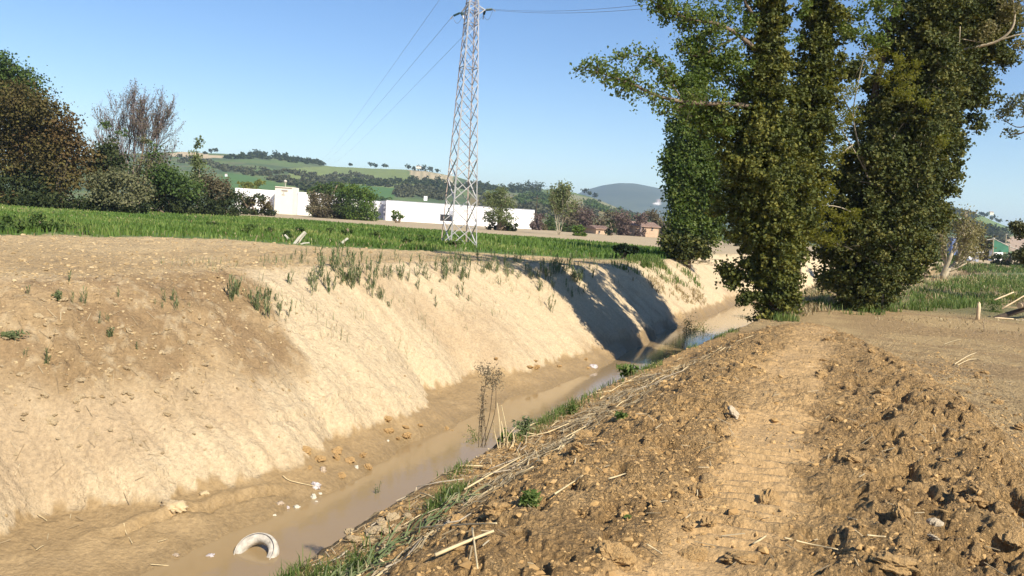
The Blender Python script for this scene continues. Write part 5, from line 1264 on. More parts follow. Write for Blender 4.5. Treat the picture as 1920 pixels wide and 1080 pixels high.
# leafy green plants on the crest
def leafy(name, label, px, py, rpx, hpx, n, mat, leaf, D=None, cat='plant', stalks=6, group=None, flat=0):
    p = hit(px, py); D = p[1]; K = D/FPX; root = empty(name, p); tag(root, label, cat, group)
    H = hpx*K; R = rpx*K; mb = MB(); P = []
    for k in range(stalks):
        e = np.array([rng.normal()*R*.5, rng.normal()*R*.5, H*(.5 + .5*rng.random())]); q = smooth_path([np.array([rng.normal()*R*.15, rng.normal()*R*.15, -.04]), e*[.5, .5, .6], e], 3)
        add_tube(mb, q, np.linspace(.007, .003, len(q)), 4)
        t = rng.random(n//stalks); i = (t*(len(q)-1)).astype(int); P.append(q[i] + rng.normal(size=(len(i), 3))*np.array([R*.28, R*.28, H*.10]))
    mb.build('stem', mat, root, attr=True); P = np.concatenate(P); P[:, 2] = np.maximum(P[:, 2], .01); cl = Cloud(); cl.add((P, rng.random(len(P)), np.zeros((len(P), 3)))); cl.build('leaves', mat, leaf, root, (0, 0, 0), .6, .4)
    return root
leafy('green_weed', 'tall green weed at the water edge left of the dry upright stalks', 893, 856, 22, 52, 300, grass_m, .055)
leafy('green_weed', 'dark leafy weed right of the dry upright stalks', 985, 815, 20, 34, 170, reed_m, .06)
leafy('green_weed', 'low green weed on the crest between the dry stalks and the dark leafy weed', 948, 828, 18, 22, 170, grass_m, .05)
leafy('green_weed', 'small leafy weed on the crest where the stream turns grey', 1070, 775, 13, 22, 120, grass_m, .05)
leafy('green_weed', 'little bright green weed on the crest above the stony soil', 782, 916, 20, 16, 170, grass_m, .045)
leafy('green_weed', 'thin weed with dark twigs leaning over the water above the pale stones', 706, 950, 8, 52, 60, reed_m, .03, stalks=5)
leafy('green_bush', 'bright leafy bush on the crest beside the shaded pool', 1305, 632, 26, 40, 420, grass_m, .10, cat='bush')
leafy('green_bush', 'pale leafy sapling left of the bright bush beside the shaded pool', 1285, 638, 16, 58, 200, reed_m, .09, cat='bush')
leafy('green_weed', 'long bladed weed overhanging the crest below the shaded pool', 1180, 705, 22, 24, 260, grass_m, .10)
leafy('green_weed', 'green weed at the crest near the foot of the twin stemmed tree', 1385, 606, 24, 18, 220, grass_m, .10)
leafy('green_weed', 'dark green weed in a hollow of the cane litter', 1165, 945 - 160, 16, 14, 120, grass_m, .05)
leafy('green_weed', 'green weed growing in the dark hollow among the dry canes', 990, 945, 24, 22, 200, grass_m, .05)
leafy('green_weed', 'tiny green seedling alone on the bare brown soil', 1178, 972, 7, 6, 24, grass_m, .025, stalks=3)
leafy('green_bush', 'leafy cut branches and brambles left of the dark log', 1858, 584, 26, 30, 420, grass_m, .08, cat='bush')
leafy('green_bush', 'brambles with yellow leaves behind the log pile', 1895, 568, 26, 26, 300, M_yellow, .08, cat='bush')
leafy('green_weed', 'dark weed tuft on the rough fill at the left edge of the picture', 22, 632, 22, 14, 150, reed_m, .07)
leafy('green_weed', 'lone weed tuft on the rough fill in the upper left', 108, 562, 12, 20, 110, reed_m, .06)
leafy('green_weed', 'small weed tuft in the middle of the rough brown fill', 205, 630, 9, 18, 60, reed_m, .05)
# green reed stems piled along the crest, lower middle
def pile_of_reeds():
    m = MB(); 
    for k in range(150):
        s = -1.3 + 2.6*rng.random(); n = -.38 - .3*rng.random() - .10*abs(s); x, y = sn_xy(s, n); z = ground_z(x, y)[0] + .02 + .05*rng.random()
        a = math.atan2(U[1], U[0]) + rng.normal()*.35; L = .12 + .25*rng.random(); d = np.array([math.cos(a), math.sin(a), rng.normal()*.12]); p = np.array([x, y, z])
        add_tube(m, [p, p + d*L*.5 + [0, 0, .03], p + d*L], [.006, .005, .002], 3, rng.random())
    o = m.build('cut_reeds', reed_m, None, attr=True); tag(o, kind='stuff')
pile_of_reeds()
# ------------------------------------------------------------------ reed shoots on the far bank
def shoot_mesh(k):
    n = 10 + 3*k % 9; P = []; Vs = []; F4 = []; F3 = []; A = []; o = 0
    for q in range(2 + k % 3):
        base = np.array([rng.normal()*.06, rng.normal()*.06, -.05]); H = .35 + .3*rng.random(); top = base + np.array([rng.normal()*.07, rng.normal()*.07, H])
        V, F = tube(smooth_path([base, (base+top)/2 + rng.normal(size=3)*.015, top], 2), .008, 4); Vs.append(V); F4.append(F + o); A.append(np.full(len(V), .5)); o += len(V)
        m = 9; t = .15 + .85*rng.random(m); root = base + (top-base)*t[:, None]
        a = rng.random(m)*2*PI; out = np.stack([np.cos(a), np.sin(a), a*0], 1); L = .12 + .16*rng.random(m); side = np.stack([-np.sin(a), np.cos(a), a*0], 1)*.012
        mid = root + out*(L*.35)[:, None] + np.array([0, 0, 1])*(L*.6)[:, None]; tip = root + out*(L*.8)[:, None] + np.array([0, 0, 1])*(L*.75)[:, None]
        V = np.stack([root-side, root+side, mid+side, mid-side, tip], 1).reshape(-1, 3); k5 = np.arange(m)*5 + o
        F4.append(np.stack([k5, k5+1, k5+2, k5+3], 1)); F3.append(np.stack([k5+3, k5+2, k5+4], 1)); Vs.append(V); A.append(np.repeat(rng.random(m), 5)); o += len(V)
    return make_mesh('reed_shoot', np.concatenate(Vs), [np.concatenate(F4), np.concatenate(F3)], reed_m, False, {'v': np.concatenate(A)})
SHOOT = [shoot_mesh(k) for k in range(9)]
def shoots(cx, cy, w, h, n, sc=1.0, group='green reed shoots along the top of the far bank', label='young green reed shoots sprouting from the pale top of the far bank'):
    for k in range(int(n*1.3)):
        px = cx + rng.normal()*w*1.3; py = cy + rng.normal()*h; p = hit(px, py, 6, 120)
        if p is None: continue
        o = bpy.data.objects.new('reed_shoot', SHOOT[rng.integers(9)]); link(o); o.location = p; s = .62*sc*(.5 + .9*rng.random()); o.scale = (s, s, s*(.8 + .5*rng.random())); o.rotation_euler = (0, 0, rng.random()*6.3)
        tag(o, label, 'plant', group)
for t in ((455,560,14,10,8,.8),(495,575,14,14,9,.8),(535,575,8,14,4,.7),(620,505,14,10,9,.9),(650,525,20,14,18,.9),(680,520,10,16,9,.9),(710,560,6,8,5,.7),(730,510,10,8,7,.9),(770,535,16,14,9,.8),(800,520,10,12,5,.8),(830,505,10,10,7,.9),(860,505,9,12,11,1.0),(870,520,8,14,8,1.0),
          (905,505,12,14,9,.9),(940,510,14,12,11,.9),(970,500,9,10,7,1.0),(1000,520,12,16,7,1.0),(1035,505,12,10,14,1.15),(1060,515,14,10,14,1.15),(1100,500,10,8,10,1.1),(1030,540,16,14,6,1.0),(580,520,20,14,6,.7),(840,555,26,12,6,.6),(560,480,24,8,6,.6),(1085,535,14,14,8,1.0)): shoots(*t)
for t in ((230,590,30,24,5,.5),(150,560,30,20,4,.5),(330,570,30,16,4,.5),(60,680,20,24,2,.5)): shoots(*t, group='small shoots on the rough fill', label='small withered shoot poking out of the rough brown fill on the left')
# ------------------------------------------------------------------ clods
clod_m = plain_mat("clod_soil", (.41, .26, .112), .95, .3, 9, .6); clod_p = plain_mat("pale_clod", (.45, .34, .20), .95, .25, 7, .6); stone_m = plain_mat("pale_stone", (.42, .34, .235), .9, .2, 5, .4)
ICO3 = subdiv(*ICO2); CL = []; crumb_m = leaf_mat('crumb_soil', (.30,.185,.08), (.41,.26,.11), (.46,.305,.14), 0, .95, .1); crumb_p = leaf_mat('crumb_silt', (.26,.18,.09), (.39,.28,.15), (.50,.38,.22), 0, .95, .1)
for k in range(8):
    V, F = ICO3; q = V*1.0; nz3 = fbm(V[:, 0]*6 + k, V[:, 1]*6 + V[:, 2]*5, 540 + k, 3, .7); nz = fbm(V[:, 0]*1.7 + k*9, V[:, 1]*1.7 + V[:, 2]*1.3, 500 + k, 3); nz2 = vn(V[:, 0]*4 + k, V[:, 2]*4 + V[:, 1]*3, 520 + k)
    CL.append((q*(.25 + .9*nz + .45*nz2 + .5*nz3)[:, None]*np.array([1, .8 + .3*rng.random(), .62]), F))
CLM = [make_mesh('soil_clod', v, f, clod_m, False) for v, f in CL]; CLP = [make_mesh('pale_clod', v, f, clod_p, False) for v, f in CL]; CLS = [make_mesh('stone', v, f, stone_m, True) for v, f in CL]
def put_clod(name, meshes, x, y, size, label, group, sink=.25, cat='clod'):
    o = bpy.data.objects.new(name, meshes[rng.integers(8)]); link(o); z = ground_z(x, y)[0]; o.location = (x, y, z + size*(.5 - sink)*.6)
    s = size*.5; o.scale = (s*(.8+.5*rng.random()), s*(.8+.5*rng.random()), s*(.7+.5*rng.random())); o.rotation_euler = (rng.normal()*.3, rng.normal()*.3, rng.random()*6.3); tag(o, label, cat, group)
k = 0
while k < 150:
    s = -2.5 + 15*rng.random()**1.4; m = .1 + 5.0*rng.random(); x, y = sn_xy(s, -m); px, py = proj(x, y, 0.0)
    if y < 2.6 or not (500 < px < 2000): continue
    tc = 2.95 - .09*s
    if abs(m - tc) < .32 and rng.random() < .9: continue
    put_clod('soil_clod', CLM, x, y, .04 + .08*rng.random()**2.5, 'brown clod of dug soil lying on the loose spoil bank in the foreground', 'brown clods on the spoil bank'); k += 1
for (px, py, sz) in ((1440,942,.10),(1310,922,.10),(1145,1040,.12),(1600,865,.10),(1830,942,.11),(1655,740,.14),(1690,965,.09),(1905,1010,.11),(1625,880,.08),(1680,1060,.13),(1385,1050,.10),(1330,980,.08)):
    p = hit(px, py); put_clod('soil_clod', CLM, p[0], p[1], sz, 'brown clod of dug soil lying on the loose spoil bank in the foreground', 'brown clods on the spoil bank', .35)
for (px, py, sz, lb) in ((1752,985,.055,'flat pale stone lying alone on the brown clods, lower right'),(1375,778,.09,'yellowish pale stone on the brown soil left of the track'),(1748,1010,.04,'small pale stone just below the flat one, lower right')):
    p = hit(px, py); put_clod('stone', CLS, p[0], p[1], sz, lb, None, .1, 'stone')
for (px, py, sz) in ((655,1000,.10),(690,968,.15),(670,985,.12),(715,985,.12),(640,1010,.09),(700,1000,.12),(735,975,.10),(725,1000,.08),(665,1015,.10),(690,1022,.09),(745,995,.07),(765,970,.07),(705,958,.1),(640,988,.1)):
    p = hit(px, py); put_clod('pale_clod', CLP, p[0], p[1], sz*.8, 'pale dry clod in the heap on the crest beside the water, lower middle', 'pale clods heaped on the crest', .2)
for k in range(90):
    px = 400*rng.random()**.8; py = 560 + 300*rng.random(); p = hit(px, py)
    put_clod('pale_clod', CLP, p[0], p[1], .035 + .08*rng.random()**2.5, 'pale lump of dry silt on the rough brown fill of the far bank', 'pale lumps on the fill of the far bank', .3)
OCT = (np.array([[1,0,0],[0,1,0],[-1,0,0],[0,-1,0],[.1,.1,1],[0,0,-1]], float), np.array([[0,1,4],[1,2,4],[2,3,4],[3,0,4],[1,0,5],[2,1,5],[3,2,5],[0,3,5]]))
def crumbs(name, pts, sizes, mat, base=None):
    n = len(pts); V0, F0 = base or ICO; nv = len(V0); a = rng.random(n)*6.28; sc = sizes[:, None, None]*.5*(.45 + 1.0*rng.random((n, 1, 3)))
    V = V0[None]*sc*(.7 + .6*rng.random((n, nv, 1))); ca, sa = np.cos(a)[:, None], np.sin(a)[:, None]
    V = np.stack([V[..., 0]*ca - V[..., 1]*sa, V[..., 0]*sa + V[..., 1]*ca, V[..., 2]*.75], -1) + pts[:, None, :]
    F = (F0[None] + (np.arange(n)*nv)[:, None, None]).reshape(-1, 3); o = obj(name, V.reshape(-1, 3), F, mat, None, False, {'v': np.repeat(rng.random(n), nv)}); return tag(o, kind='stuff')
N_ = 62000
s = -2.8 + 17*rng.random(N_)**1.6; m = -.15 + 5.2*rng.random(N_); x, y = sn_xy(s, -m); tc = 2.95 - .09*s
dn = fbm(x*1.5, y*1.5, 530, 3); k = (y > 2.3) & ((np.abs(m - tc) > .3) | (rng.random(N_) < .4)) & (rng.random(N_) < ss(.3, .6, dn)); x, y = x[k], y[k]
big_ = rng.random(len(x)) < .13; sz = np.where(big_, .025 + .035*rng.random(len(x))**2, .008 + .018*rng.random(len(x))**2); pz = np.stack([x, y, ground_z(x, y) - sz*.02], 1)
crumbs('soil_crumbs', pz[big_], sz[big_], crumb_m); crumbs('soil_crumbs', pz[~big_], sz[~big_], crumb_m, OCT)
N_ = 7000
s = -1 + 14*rng.random(N_); n = 5.8 + 6*rng.random(N_); x, y = sn_xy(s, n); z, c = terrain(x, y); k = (rng.random(N_) < .95*c['fill'] + .06*c['slope'] + .35*c['plain']) & (c['berm'] < .4); x, y, z = x[k], y[k], z[k]
sz = .02 + .06*rng.random(len(x))**3; crumbs('soil_crumbs', np.stack([x, y, z - sz*.02], 1), sz, crumb_p)
N_ = 9000
x, y, a, r = scatter_polar(N_, DR(-38), DR(12), 13, 46, 1.3); z, c = terrain(x, y); k = (c['plain'] > .5) & (r < np.interp(a, *G_NEAR) + .5); x, y, z, r = x[k], y[k], z[k], r[k]
sz = (.02 + .07*rng.random(len(x))**3)*(1 + r/60); crumbs('soil_crumbs', np.stack([x, y, z - sz*.02], 1), sz, crumb_p)
N_ = 2600
x, y, a, r = scatter_polar(N_, DR(14), DR(38), 6, 26, 1.3); z, c = terrain(x, y); k = (c['right'] > .5) & (rng.random(N_) < .75*ss(.5, .68, fbm(x*.7, y*.7, 71, 3)) + .1); x, y, z = x[k], y[k], z[k]
sz = .015 + .06*rng.random(len(x))**3; crumbs('soil_crumbs', np.stack([x, y, z - sz*.02], 1), sz, crumb_m)
# ------------------------------------------------------------------ dry canes
cane_m = plain_mat("dry_cane", (.56, .44, .25), .7, .2, 12); cane_g = plain_mat("grey_cane", (.36, .30, .22), .8, .25, 12)
def cane(pxs, r, label, group=None, mat=None, lift=.02, name='dry_cane'):
    P = np.array([hit(a, b) for a, b in pxs]); P[:, 2] += lift + r; P = smooth_path(P, 3) if len(P) > 2 else P
    r = r*.7; root = P[0].copy(); mb = MB(); add_tube(mb, P - root, np.linspace(r, r*.7, len(P)), 6)
    for k in range(1, len(P)-1): 
        if len(P) < 8: continue
        if k % 3 == 1: d = unit(P[k+1]-P[k]); add_tube(mb, [P[k]-root-d*.004, P[k]-root+d*.004], [r*1.25, r*1.25], 6)
    o = mb.build(name, mat or cane_m, None, True, loc=root); tag(o, label, 'cane', group); return o
named = [([(778,998),(850,994),(930,992)], .010, 'straight pale cane lying level on the near slope, lower middle'), ([(870,925),(930,890),(985,858)], .011, 'long pale cane rising to the right across the litter'),
 ([(945,912),(975,895),(1000,882)], .009, 'short pale cane right beside the long rising cane'), ([(815,1055),(870,1030),(925,1008)], .014, 'thick pale cane at the bottom of the litter pointing up right'), ([(885,1000),(890,1040),(895,1078)], .008, 'thin bent cane hanging down at the bottom edge'),
 ([(1125,752),(1160,728),(1205,704)], .012, 'bright pale cane sticking over the crest towards the shaded pool'), ([(1165,722),(1195,715),(1232,712)], .010, 'second pale cane level with the crest below the shaded pool'), ([(1010,770),(1060,758),(1110,745)], .009, 'cane lying along the crest above the dark hollow'),
 ([(1140,906),(1155,902),(1172,896)], .008, 'short pale straw pointing right on bare soil, middle'), ([(1040,935),(1070,915),(1092,900)], .008, 'grey straw sloping up right beside the hollow'), ([(1212,1030),(1228,1040),(1240,1048)], .006, 'tiny pale straw at the bottom middle of the soil'),
 ([(1410,1030),(1425,1022),(1436,1014)], .008, 'short thick straw low down beside the track'), ([(1470,1018),(1520,1030),(1570,1040)], .007, 'pale straw pressed into the track at the bottom'), ([(1625,1013),(1643,1015),(1660,1016)], .007, 'bright short straw beside the big lower clod'),
 ([(1790,686),(1812,672),(1830,664)], .016, 'bent pale stick on the path on the right'), ([(1795,688),(1815,678),(1830,676)], .012, 'second pale stick crossing the bent one on the path'), ([(1770,648),(1785,642),(1802,638)], .010, 'thin pale stick on the path above the bent one'),
 ([(232,985),(236,1002),(248,1022)], .010, 'bent pale stick on the wet mud, lower left'), ([(70,968),(80,974),(88,980)], .009, 'short pale stick on the dry bank at the lower left'), ([(282,1062),(310,1064),(338,1066)], .009, 'pale stick lying level at the bottom on the wet mud'),
 ([(68,1035),(75,1030),(82,1026)], .008, 'tiny stick on the mud at the bottom left'), ([(296,1019),(305,1017),(314,1014)], .008, 'small pale stick on the mud above the level stick'), ([(530,895),(545,905),(590,915)], .012, 'branch with a forked end resting on the mud beside the grey lump')]
for a, r, lb in named: cane(a, r, lb)
k = 0
while k < 130:
    s = -1.5 + 12*rng.random()**1.2; n = .15 - 1.35*rng.random()**1.2; x, y = sn_xy(s, n); L = .12 + .5*rng.random()**2; a = math.atan2(U[1], U[0]) + rng.normal()*.55 + (PI if rng.random() < .5 else 0)
    if y < 3: continue
    pts = []
    for t in (0, .5, 1): X, Y = x + math.cos(a)*L*t, y + math.sin(a)*L*t; pts.append([X, Y, ground_z(X, Y)[0] + .012 + .03*rng.random()])
    root = np.array(pts[0]); mb = MB(); add_tube(mb, np.array(pts) - root, [.006, .006, .004], 5); o = mb.build('dry_cane', cane_m if rng.random() < .7 else cane_g, None, True, loc=root)
    tag(o, 'loose piece of dry cane among the litter on the near slope above the water', 'cane', 'loose canes littering the near slope'); k += 1
def straw(n, f, rl, name='straw_litter'):
    mb = MB(); 
    for k in range(n):
        x, y = f(); z = ground_z(x, y)[0] if False else 0; mb.pts.append((x, y)) if False else None
        a = rng.random()*6.28; L = rl*(.4 + rng.random()); STR.append((x, y, a, L))
STR = []
straw(1700, lambda: sn_xy(-1.5 + 10*rng.random()**1.2, .1 - 1.25*rng.random()), .08); straw(900, lambda: sn_xy(-2.5 + 16*rng.random()**1.4, -5*rng.random()), .09)
straw(900, lambda: sn_xy(3 + 22*rng.random(), -3.5 - 7*rng.random()), .16); straw(500, lambda: sn_xy(1 + 14*rng.random(), 6.2 + 4.5*rng.random()), .16)

def heap(n, cs, cn, ss_, sn_, rl): straw(n, lambda: sn_xy(cs + ss_*rng.normal(), cn + sn_*rng.normal()), rl)
for k in range(16):
    cs = rng.random()*9 - .3; heap(55, cs, -.15 - .55*rng.random() - .25*(1 < cs < 4), .22, .10, .16)
A_ = np.array(STR); x0, y0 = A_[:, 0], A_[:, 1]; x1 = x0 + np.cos(A_[:, 2])*A_[:, 3]; y1 = y0 + np.sin(A_[:, 2])*A_[:, 3]
z0 = ground_z(x0, y0) + .008 + .03*rng.random(len(x0)); z1 = ground_z(x1, y1) + .008 + .03*rng.random(len(x0)); mb = MB(); vv = rng.random(len(x0))
for k in range(len(x0)):
    if y0[k] < 2.6 or abs(z1[k]-z0[k]) > .35: continue
    mb.add(*bar((x0[k], y0[k], z0[k]), (x1[k], y1[k], z1[k]), .0035 + .004*vv[k], .003), rng.random())
o = mb.build('straw_litter', leaf_mat("straw", (.20,.145,.08), (.34,.26,.15), (.52,.43,.28), 0, .7, .2), None, attr=True); tag(o, kind='stuff')
# dry standing stalks at the water's edge
def dry_stalks():
    p = hit(945, 838); D = p[1]; K = D/FPX; root = empty('dry_reed_clump', p); tag(root, 'clump of tall dry brown stalks standing on the crest before the water', 'reeds')
    fine = leaf_mat("dead_stalk", (.10,.075,.05), (.20,.16,.10), (.30,.26,.17), .1, .8, .1)
    for k, (x0_, y0_, x1_, y1_, r, m) in enumerate(((905,828,915,690,.0045,1),(902,830,925,700,.0045,1),(908,830,930,720,.004,1),(898,826,905,745,.004,1),(938,835,932,755,.008,0),(941,835,940,760,.008,0),(946,835,940,790,.007,0),(952,832,968,800,.008,0),(935,838,925,790,.006,0),(955,830,962,812,.007,0),(912,828,902,720,.003,1))):
        a = at_d(x0_, y0_, D) - p; b = at_d(x1_, y1_, D + rng.normal()*.1) - p; a[2] = min(a[2], -.02)
        mb = MB(); q = smooth_path([a, (a+b)/2 + rng.normal(size=3)*.03, b], 4); add_tube(mb, q, np.linspace(r, r*.6, len(q)), 5); mb.build('stalk', cane_m if not m else fine, root, attr=True)
    P = []
    for (x, y, rx, ry, n) in ((915,700,14,18,260),(925,720,16,14,180),(905,745,7,24,120),(903,790,6,28,160),(935,700,10,12,80),(900,690,12,8,60)):
        c = at_d(x, y, D) - p; P.append(c + rng.normal(size=(n, 3))*np.array([rx*K*.55, rx*K*.5, ry*K*.55]))
    P = np.concatenate(P); cl = Cloud(); cl.add((P, rng.random(len(P)), np.zeros((len(P), 3)))); cl.build('seed_heads', fine, .028, root, (0, 0, 0), .0, .25)
dry_stalks()
# ------------------------------------------------------------------ tyre
def tyre():
    p = at_z(478, 1040, WATER_Z); K = p[1]/FPX; R = .245; n, m = 64, 18; prof = []
    for j in range(m):
        t = j/m*2*PI; rx, ry = .075, .072; cx_, cy_ = math.cos(t), math.sin(t)
        ex = abs(cx_)**.7*math.copysign(1, cx_)*ry; ax = abs(cy_)**.7*math.copysign(1, cy_)*rx; prof.append((R + ex + .0, ax))
    V = []
    for i in range(n):
        a = i/n*2*PI
        for j, (rr, ax) in enumerate(prof):
            g = .004*math.sin(ax*220) if rr > R + .08 else 0; g += .003*math.sin(a*34) if rr > R + .085 else 0
            V.append(((rr+g)*math.cos(a), ax, (rr+g)*math.sin(a)))
    i, j = np.meshgrid(np.arange(n), np.arange(m), indexing='ij'); i, j = i.ravel(), j.ravel(); F = np.stack([i*m+j, i*m+(j+1) % m, ((i+1) % n)*m+(j+1) % m, ((i+1) % n)*m+j], 1)
    mt = plain_mat("dusty_tyre", (.43, .39, .33), .9, .45, 8, .4); root = empty('tyre', p + np.array([0, .05, -.02])); root.rotation_euler = (math.radians(-50), 0, math.radians(-8)); tag(root, 'pale mud covered car tyre half sunk in the brown water', 'tyre')
    obj('tread', np.array(V), F, mt, root, True)
    V2 = []
    for s_ in (-1, 1):
        mb = MB(); q = [np.array([(R+.03)*math.cos(a), s_*.099, (R+.03)*math.sin(a)]) for a in np.linspace(0, 2*PI, 49)]; add_tube(mb, q, .006, 5); mb.build('sidewall_ridge', mt, root, True)
tyre()
# lumps and rubbish in the shallow water
wet_stone = plain_mat("wet_stone", (.36, .28, .20), .5, .2, 6, .4); foam = plain_mat("white_foam", (.52, .48, .39), .8, .3, 14, .5); bag = plain_mat("grey_plastic", (.46, .41, .40), .35, .2, 7, .3)
def lump(px, py, w, h, mat, name, label, cat, k=0, zo=0):
    p = hit(px, py); p[2] = max(p[2], WATER_Z - .01) + zo; K = p[1]/FPX; V, F = CL[k]
    o = obj(name, V/np.abs(V).max(0)*np.array([w*K/2, w*K*.38, h*K*.8]), F, mat, None, True, None, p); o.rotation_euler = (0, 0, rng.normal()*.3); tag(o, label, cat)
lump(526, 944, 22, 8, wet_stone, 'stone', 'flat wet stone in the shallows left of the white lump', 'stone', 1)
lump(592, 912, 24, 12, bag, 'plastic_bag', 'crumpled grey bag at the mud edge above the white scraps', 'bag', 2)
lump(556, 955, 17, 9, foam, 'foam_lump', 'rounded white lump of foam in the shallow water', 'foam', 3)
lump(588, 934, 14, 12, foam, 'foam_lump', 'jagged white scrap below the grey bag', 'foam', 4); lump(600, 926, 9, 4, foam, 'foam_lump', 'small white scrap just right of the jagged scrap', 'foam', 5); lump(593, 946, 8, 4, foam, 'foam_lump', 'tiny white scrap nearest to the rounded foam lump', 'foam', 6)
lump(515, 965, 12, 4, foam, 'foam_lump', 'thin pale scrap floating left of the rounded foam lump', 'foam', 1, -.01); lump(540, 952, 9, 5, bag, 'stone', 'grey scrap between flat stone and rounded foam lump', 'stone', 2)
lump(605, 883, 18, 12, wet_stone, 'stone', 'greyish lump under the slumped mud edge', 'stone', 4); lump(668, 877, 9, 7, foam, 'foam_lump', 'small white block on the mud by the water bend', 'foam', 5); lump(727, 827, 7, 4, foam, 'foam_lump', 'white speck of rubbish on the upper mud shelf', 'foam', 0)
lump(395, 1056, 26, 8, bag, 'plastic_bag', 'grey scrap of film in the shallows left of the tyre', 'bag', 3, -.01); lump(330, 1041, 16, 6, wet_stone, 'stone', 'small clod on the wet mud left of the tyre', 'stone', 6); lump(1112, 688, 22, 7, bag, 'stone', 'pale flat scrap at the water edge below the shadow', 'stone', 2)
lump(385, 925, 26, 9, clod_p, 'pale_clod', 'flat dry slab of silt at the foot of the bank', 'clod', 1); lump(325, 945, 60, 20, clod_p, 'pale_clod', 'large dry slab of silt broken off at the foot of the bank', 'clod', 5, -.05)
for k in range(26):
    px, py = ((640 + rng.normal()*40, 868 + rng.normal()*12), (760 + rng.normal()*50, 815 + rng.normal()*12), (1050 + rng.normal()*60, 680 + rng.normal()*8))[k % 3]
    p = hit(px, py); put_clod('mud_clod', CLM, p[0], p[1], .06 + .10*rng.random(), 'muddy lump scattered along the wet foot of the far bank', 'mud lumps at the foot of the far bank', .3)
# ------------------------------------------------------------------ log pile on the right
def logs():
    p = hit(1895, 598); D = p[1]; K = D/FPX; cut = plain_mat("cut_wood", (.60, .45, .28), .8, .12, 6)
    def log(a, b, r, label, mat, name='log', capped=True):
        A = at_d(a[0], a[1], D + a[2]); B = at_d(b[0], b[1], D + b[2]); root = empty(name, A); tag(root, label, 'log'); mb = MB()
        q = [A + (B-A)*t + rng.normal(size=3)*r*.08 for t in np.linspace(0, 1, 6)]; q[0] = A; add_tube(mb, np.array(q) - A, r*(1 - .25*np.linspace(0, 1, 6)), 10); mb.build('bark', mat, root, True)
        if capped:
            d = unit(A-B); mb = MB(); add_tube(mb, [d*.002, d*.02], [r*.94, r*.9], 12); mb.build('cut_end', cut, root)
    log((1848,604,0), (1960,566,.3), .10, 'dark brown trunk lying on the ground at the right edge', bark_dark)
    log((1912,573,-.25), (1990,560,1.2), .11, 'log with a round pale cut end on top of the pile', bark)
    log((1880,578,-.35), (1925,552,-.2), .028, 'thin peeled pale branch leaning on the log pile', cut, 'branch')
    log((1890,606,-.3), (1950,596,.1), .05, 'short grey log under the dark trunk', bark_pale); log((1866,596,-.3), (1900,598,-.3), .03, 'small pale billet under the dark trunk', cut, 'billet')
    log((1905,600,-.4), (1940,612,-.3), .035, 'grey billet nearest the path at the right edge', bark_pale, 'billet')
    log((1866,562,.3), (1900,548,.5), .03, 'broken yellowish branch behind the log pile', cut, 'branch')
    b = hit(1833, 599); r_ = empty('stump_post', b); tag(r_, 'short pale broken post standing upright on the path', 'post'); K = b[1]/FPX; mb = MB()
    add_tube(mb, [(0,0,-.1),(.0,0,10*K),(-.005,0,22*K),(-.01,0,30*K)], [4.2*K, 3.4*K, 3.6*K, 2.6*K], 10); mb.build('shaft', cut, r_, True); mb = MB(); add_tube(mb, [(-.01,0,30*K),(-.012,0,33*K)], [2.6*K, 1.0*K], 8); mb.build('split_top', cut, r_)
    for (px, py, lb, a, n) in ((1845,622,'dead twig with brown leaves standing in the path below the post',1.0,4),(1866,560,'pale thin twig sticking up from the brambles',.35,3)):
        q = hit(px, py); root = empty('twig', q); tag(root, lb, 'twig'); mb = MB(); tips = []; grow(mb, np.zeros(3), np.array([.1, 0, 1.]), .3, .010, 2, tips, .6, .2, 2, 4, 3, .2, 0, .6, .004); mb.build('stem', bark if n == 4 else bark_pale, root)
logs()
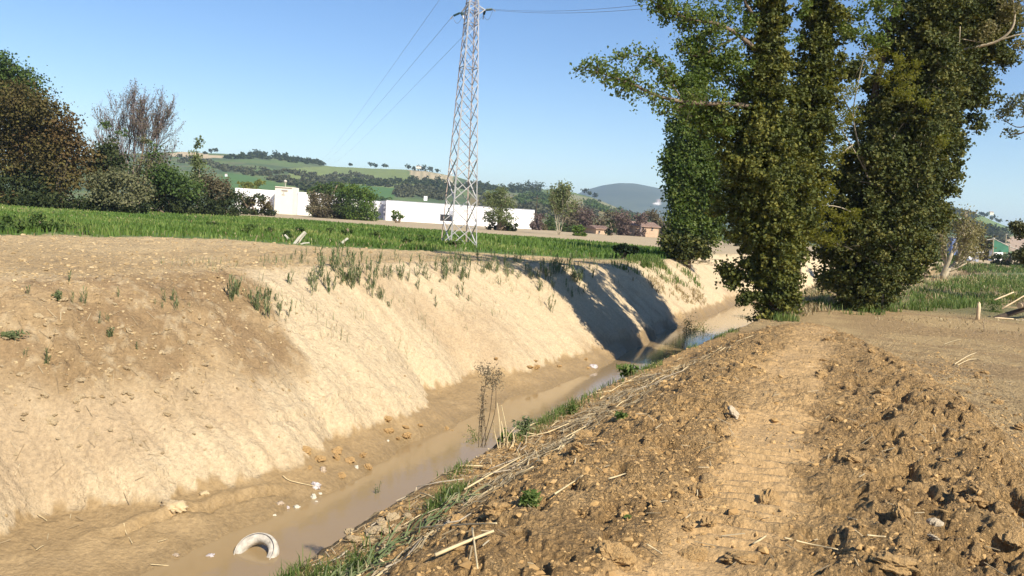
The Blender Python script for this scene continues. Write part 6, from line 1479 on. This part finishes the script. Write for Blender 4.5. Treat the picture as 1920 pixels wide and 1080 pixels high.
# pale debris at the edge of the crop
deb = plain_mat("weathered_wood", (.50, .46, .38), .8, .2, 3, .3)
def piece(a, b, r, label, zl=0.0):
    p = hit(*a); D = p[1]; q = at_d(b[0], b[1], D); root = p.copy(); root[2] -= .05; mb = MB(); mb.add(*bar(np.zeros(3), (q-root)*.5 + [0, 0, .03], r*2.0, r*1.2)); mb.add(*bar((q-root)*.5 + [0, 0, .03], q-root, r*1.8, r)); o = mb.build('broken_plank', deb, None, loc=root); tag(o, label, 'plank')
piece((552,456), (572,435), .09, 'thick pale broken plank leaning up right at the crop edge'); piece((558,457), (574,437), .05, 'thinner plank pressed against the thick leaning one')
piece((498,443), (510,456), .06, 'dark grey plank sloping down at the left of the pale debris'); piece((505,440), (522,451), .07, 'pale plank lying right of the dark grey one'); piece((524,447), (535,440), .06, 'left half of the small pale arch of debris'); piece((545,452), (534,440), .06, 'right half of the small pale arch of debris'); piece((638,458), (652,447), .09, 'lone pale plank in the crop edge right of the debris heap')
piece((560,457), (580,455), .05, 'flat pale scrap lying at the foot of the leaning planks')

def top_tufts():
    s = 9 + 34*rng.random(5200); n = 7.6 + 4.2*rng.random(5200); x, y = sn_xy(s, n); k = rng.random(5200) < ss(.5, .62, fbm(s*1.1, n*1.4, 560, 3))*(1 - .5*ss(8.6, 7.6, n)); x, y = x[k], y[k]
    P = np.stack([x, y, ground_z(x, y) - .01], 1); h = len(P)//2
    stuff('dry_grass', blades(P[:h], .20, .012, .5), dry_m); stuff('grass', blades(P[h:], .24, .012, .4), reed_m)
top_tufts()
# ------------------------------------------------------------------ air
hm = bpy.data.materials.new("air_haze"); hm.use_nodes = True; nt = hm.node_tree
for n_ in list(nt.nodes):
    if n_.type == 'BSDF_PRINCIPLED': nt.nodes.remove(n_)
vol = nt.nodes.new("ShaderNodeVolumePrincipled"); vol.inputs["Density"].default_value = .00019; vol.inputs["Color"].default_value = (.62, .78, 1.0, 1); vol.inputs["Anisotropy"].default_value = .2
nt.links.new(vol.outputs[0], nt.nodes["Material Output"].inputs["Volume"])
V, F = box((0, 0, 126.5), (18200, 18200, 273)); o = obj('haze', V, F, hm); tag(o, kind='stuff')
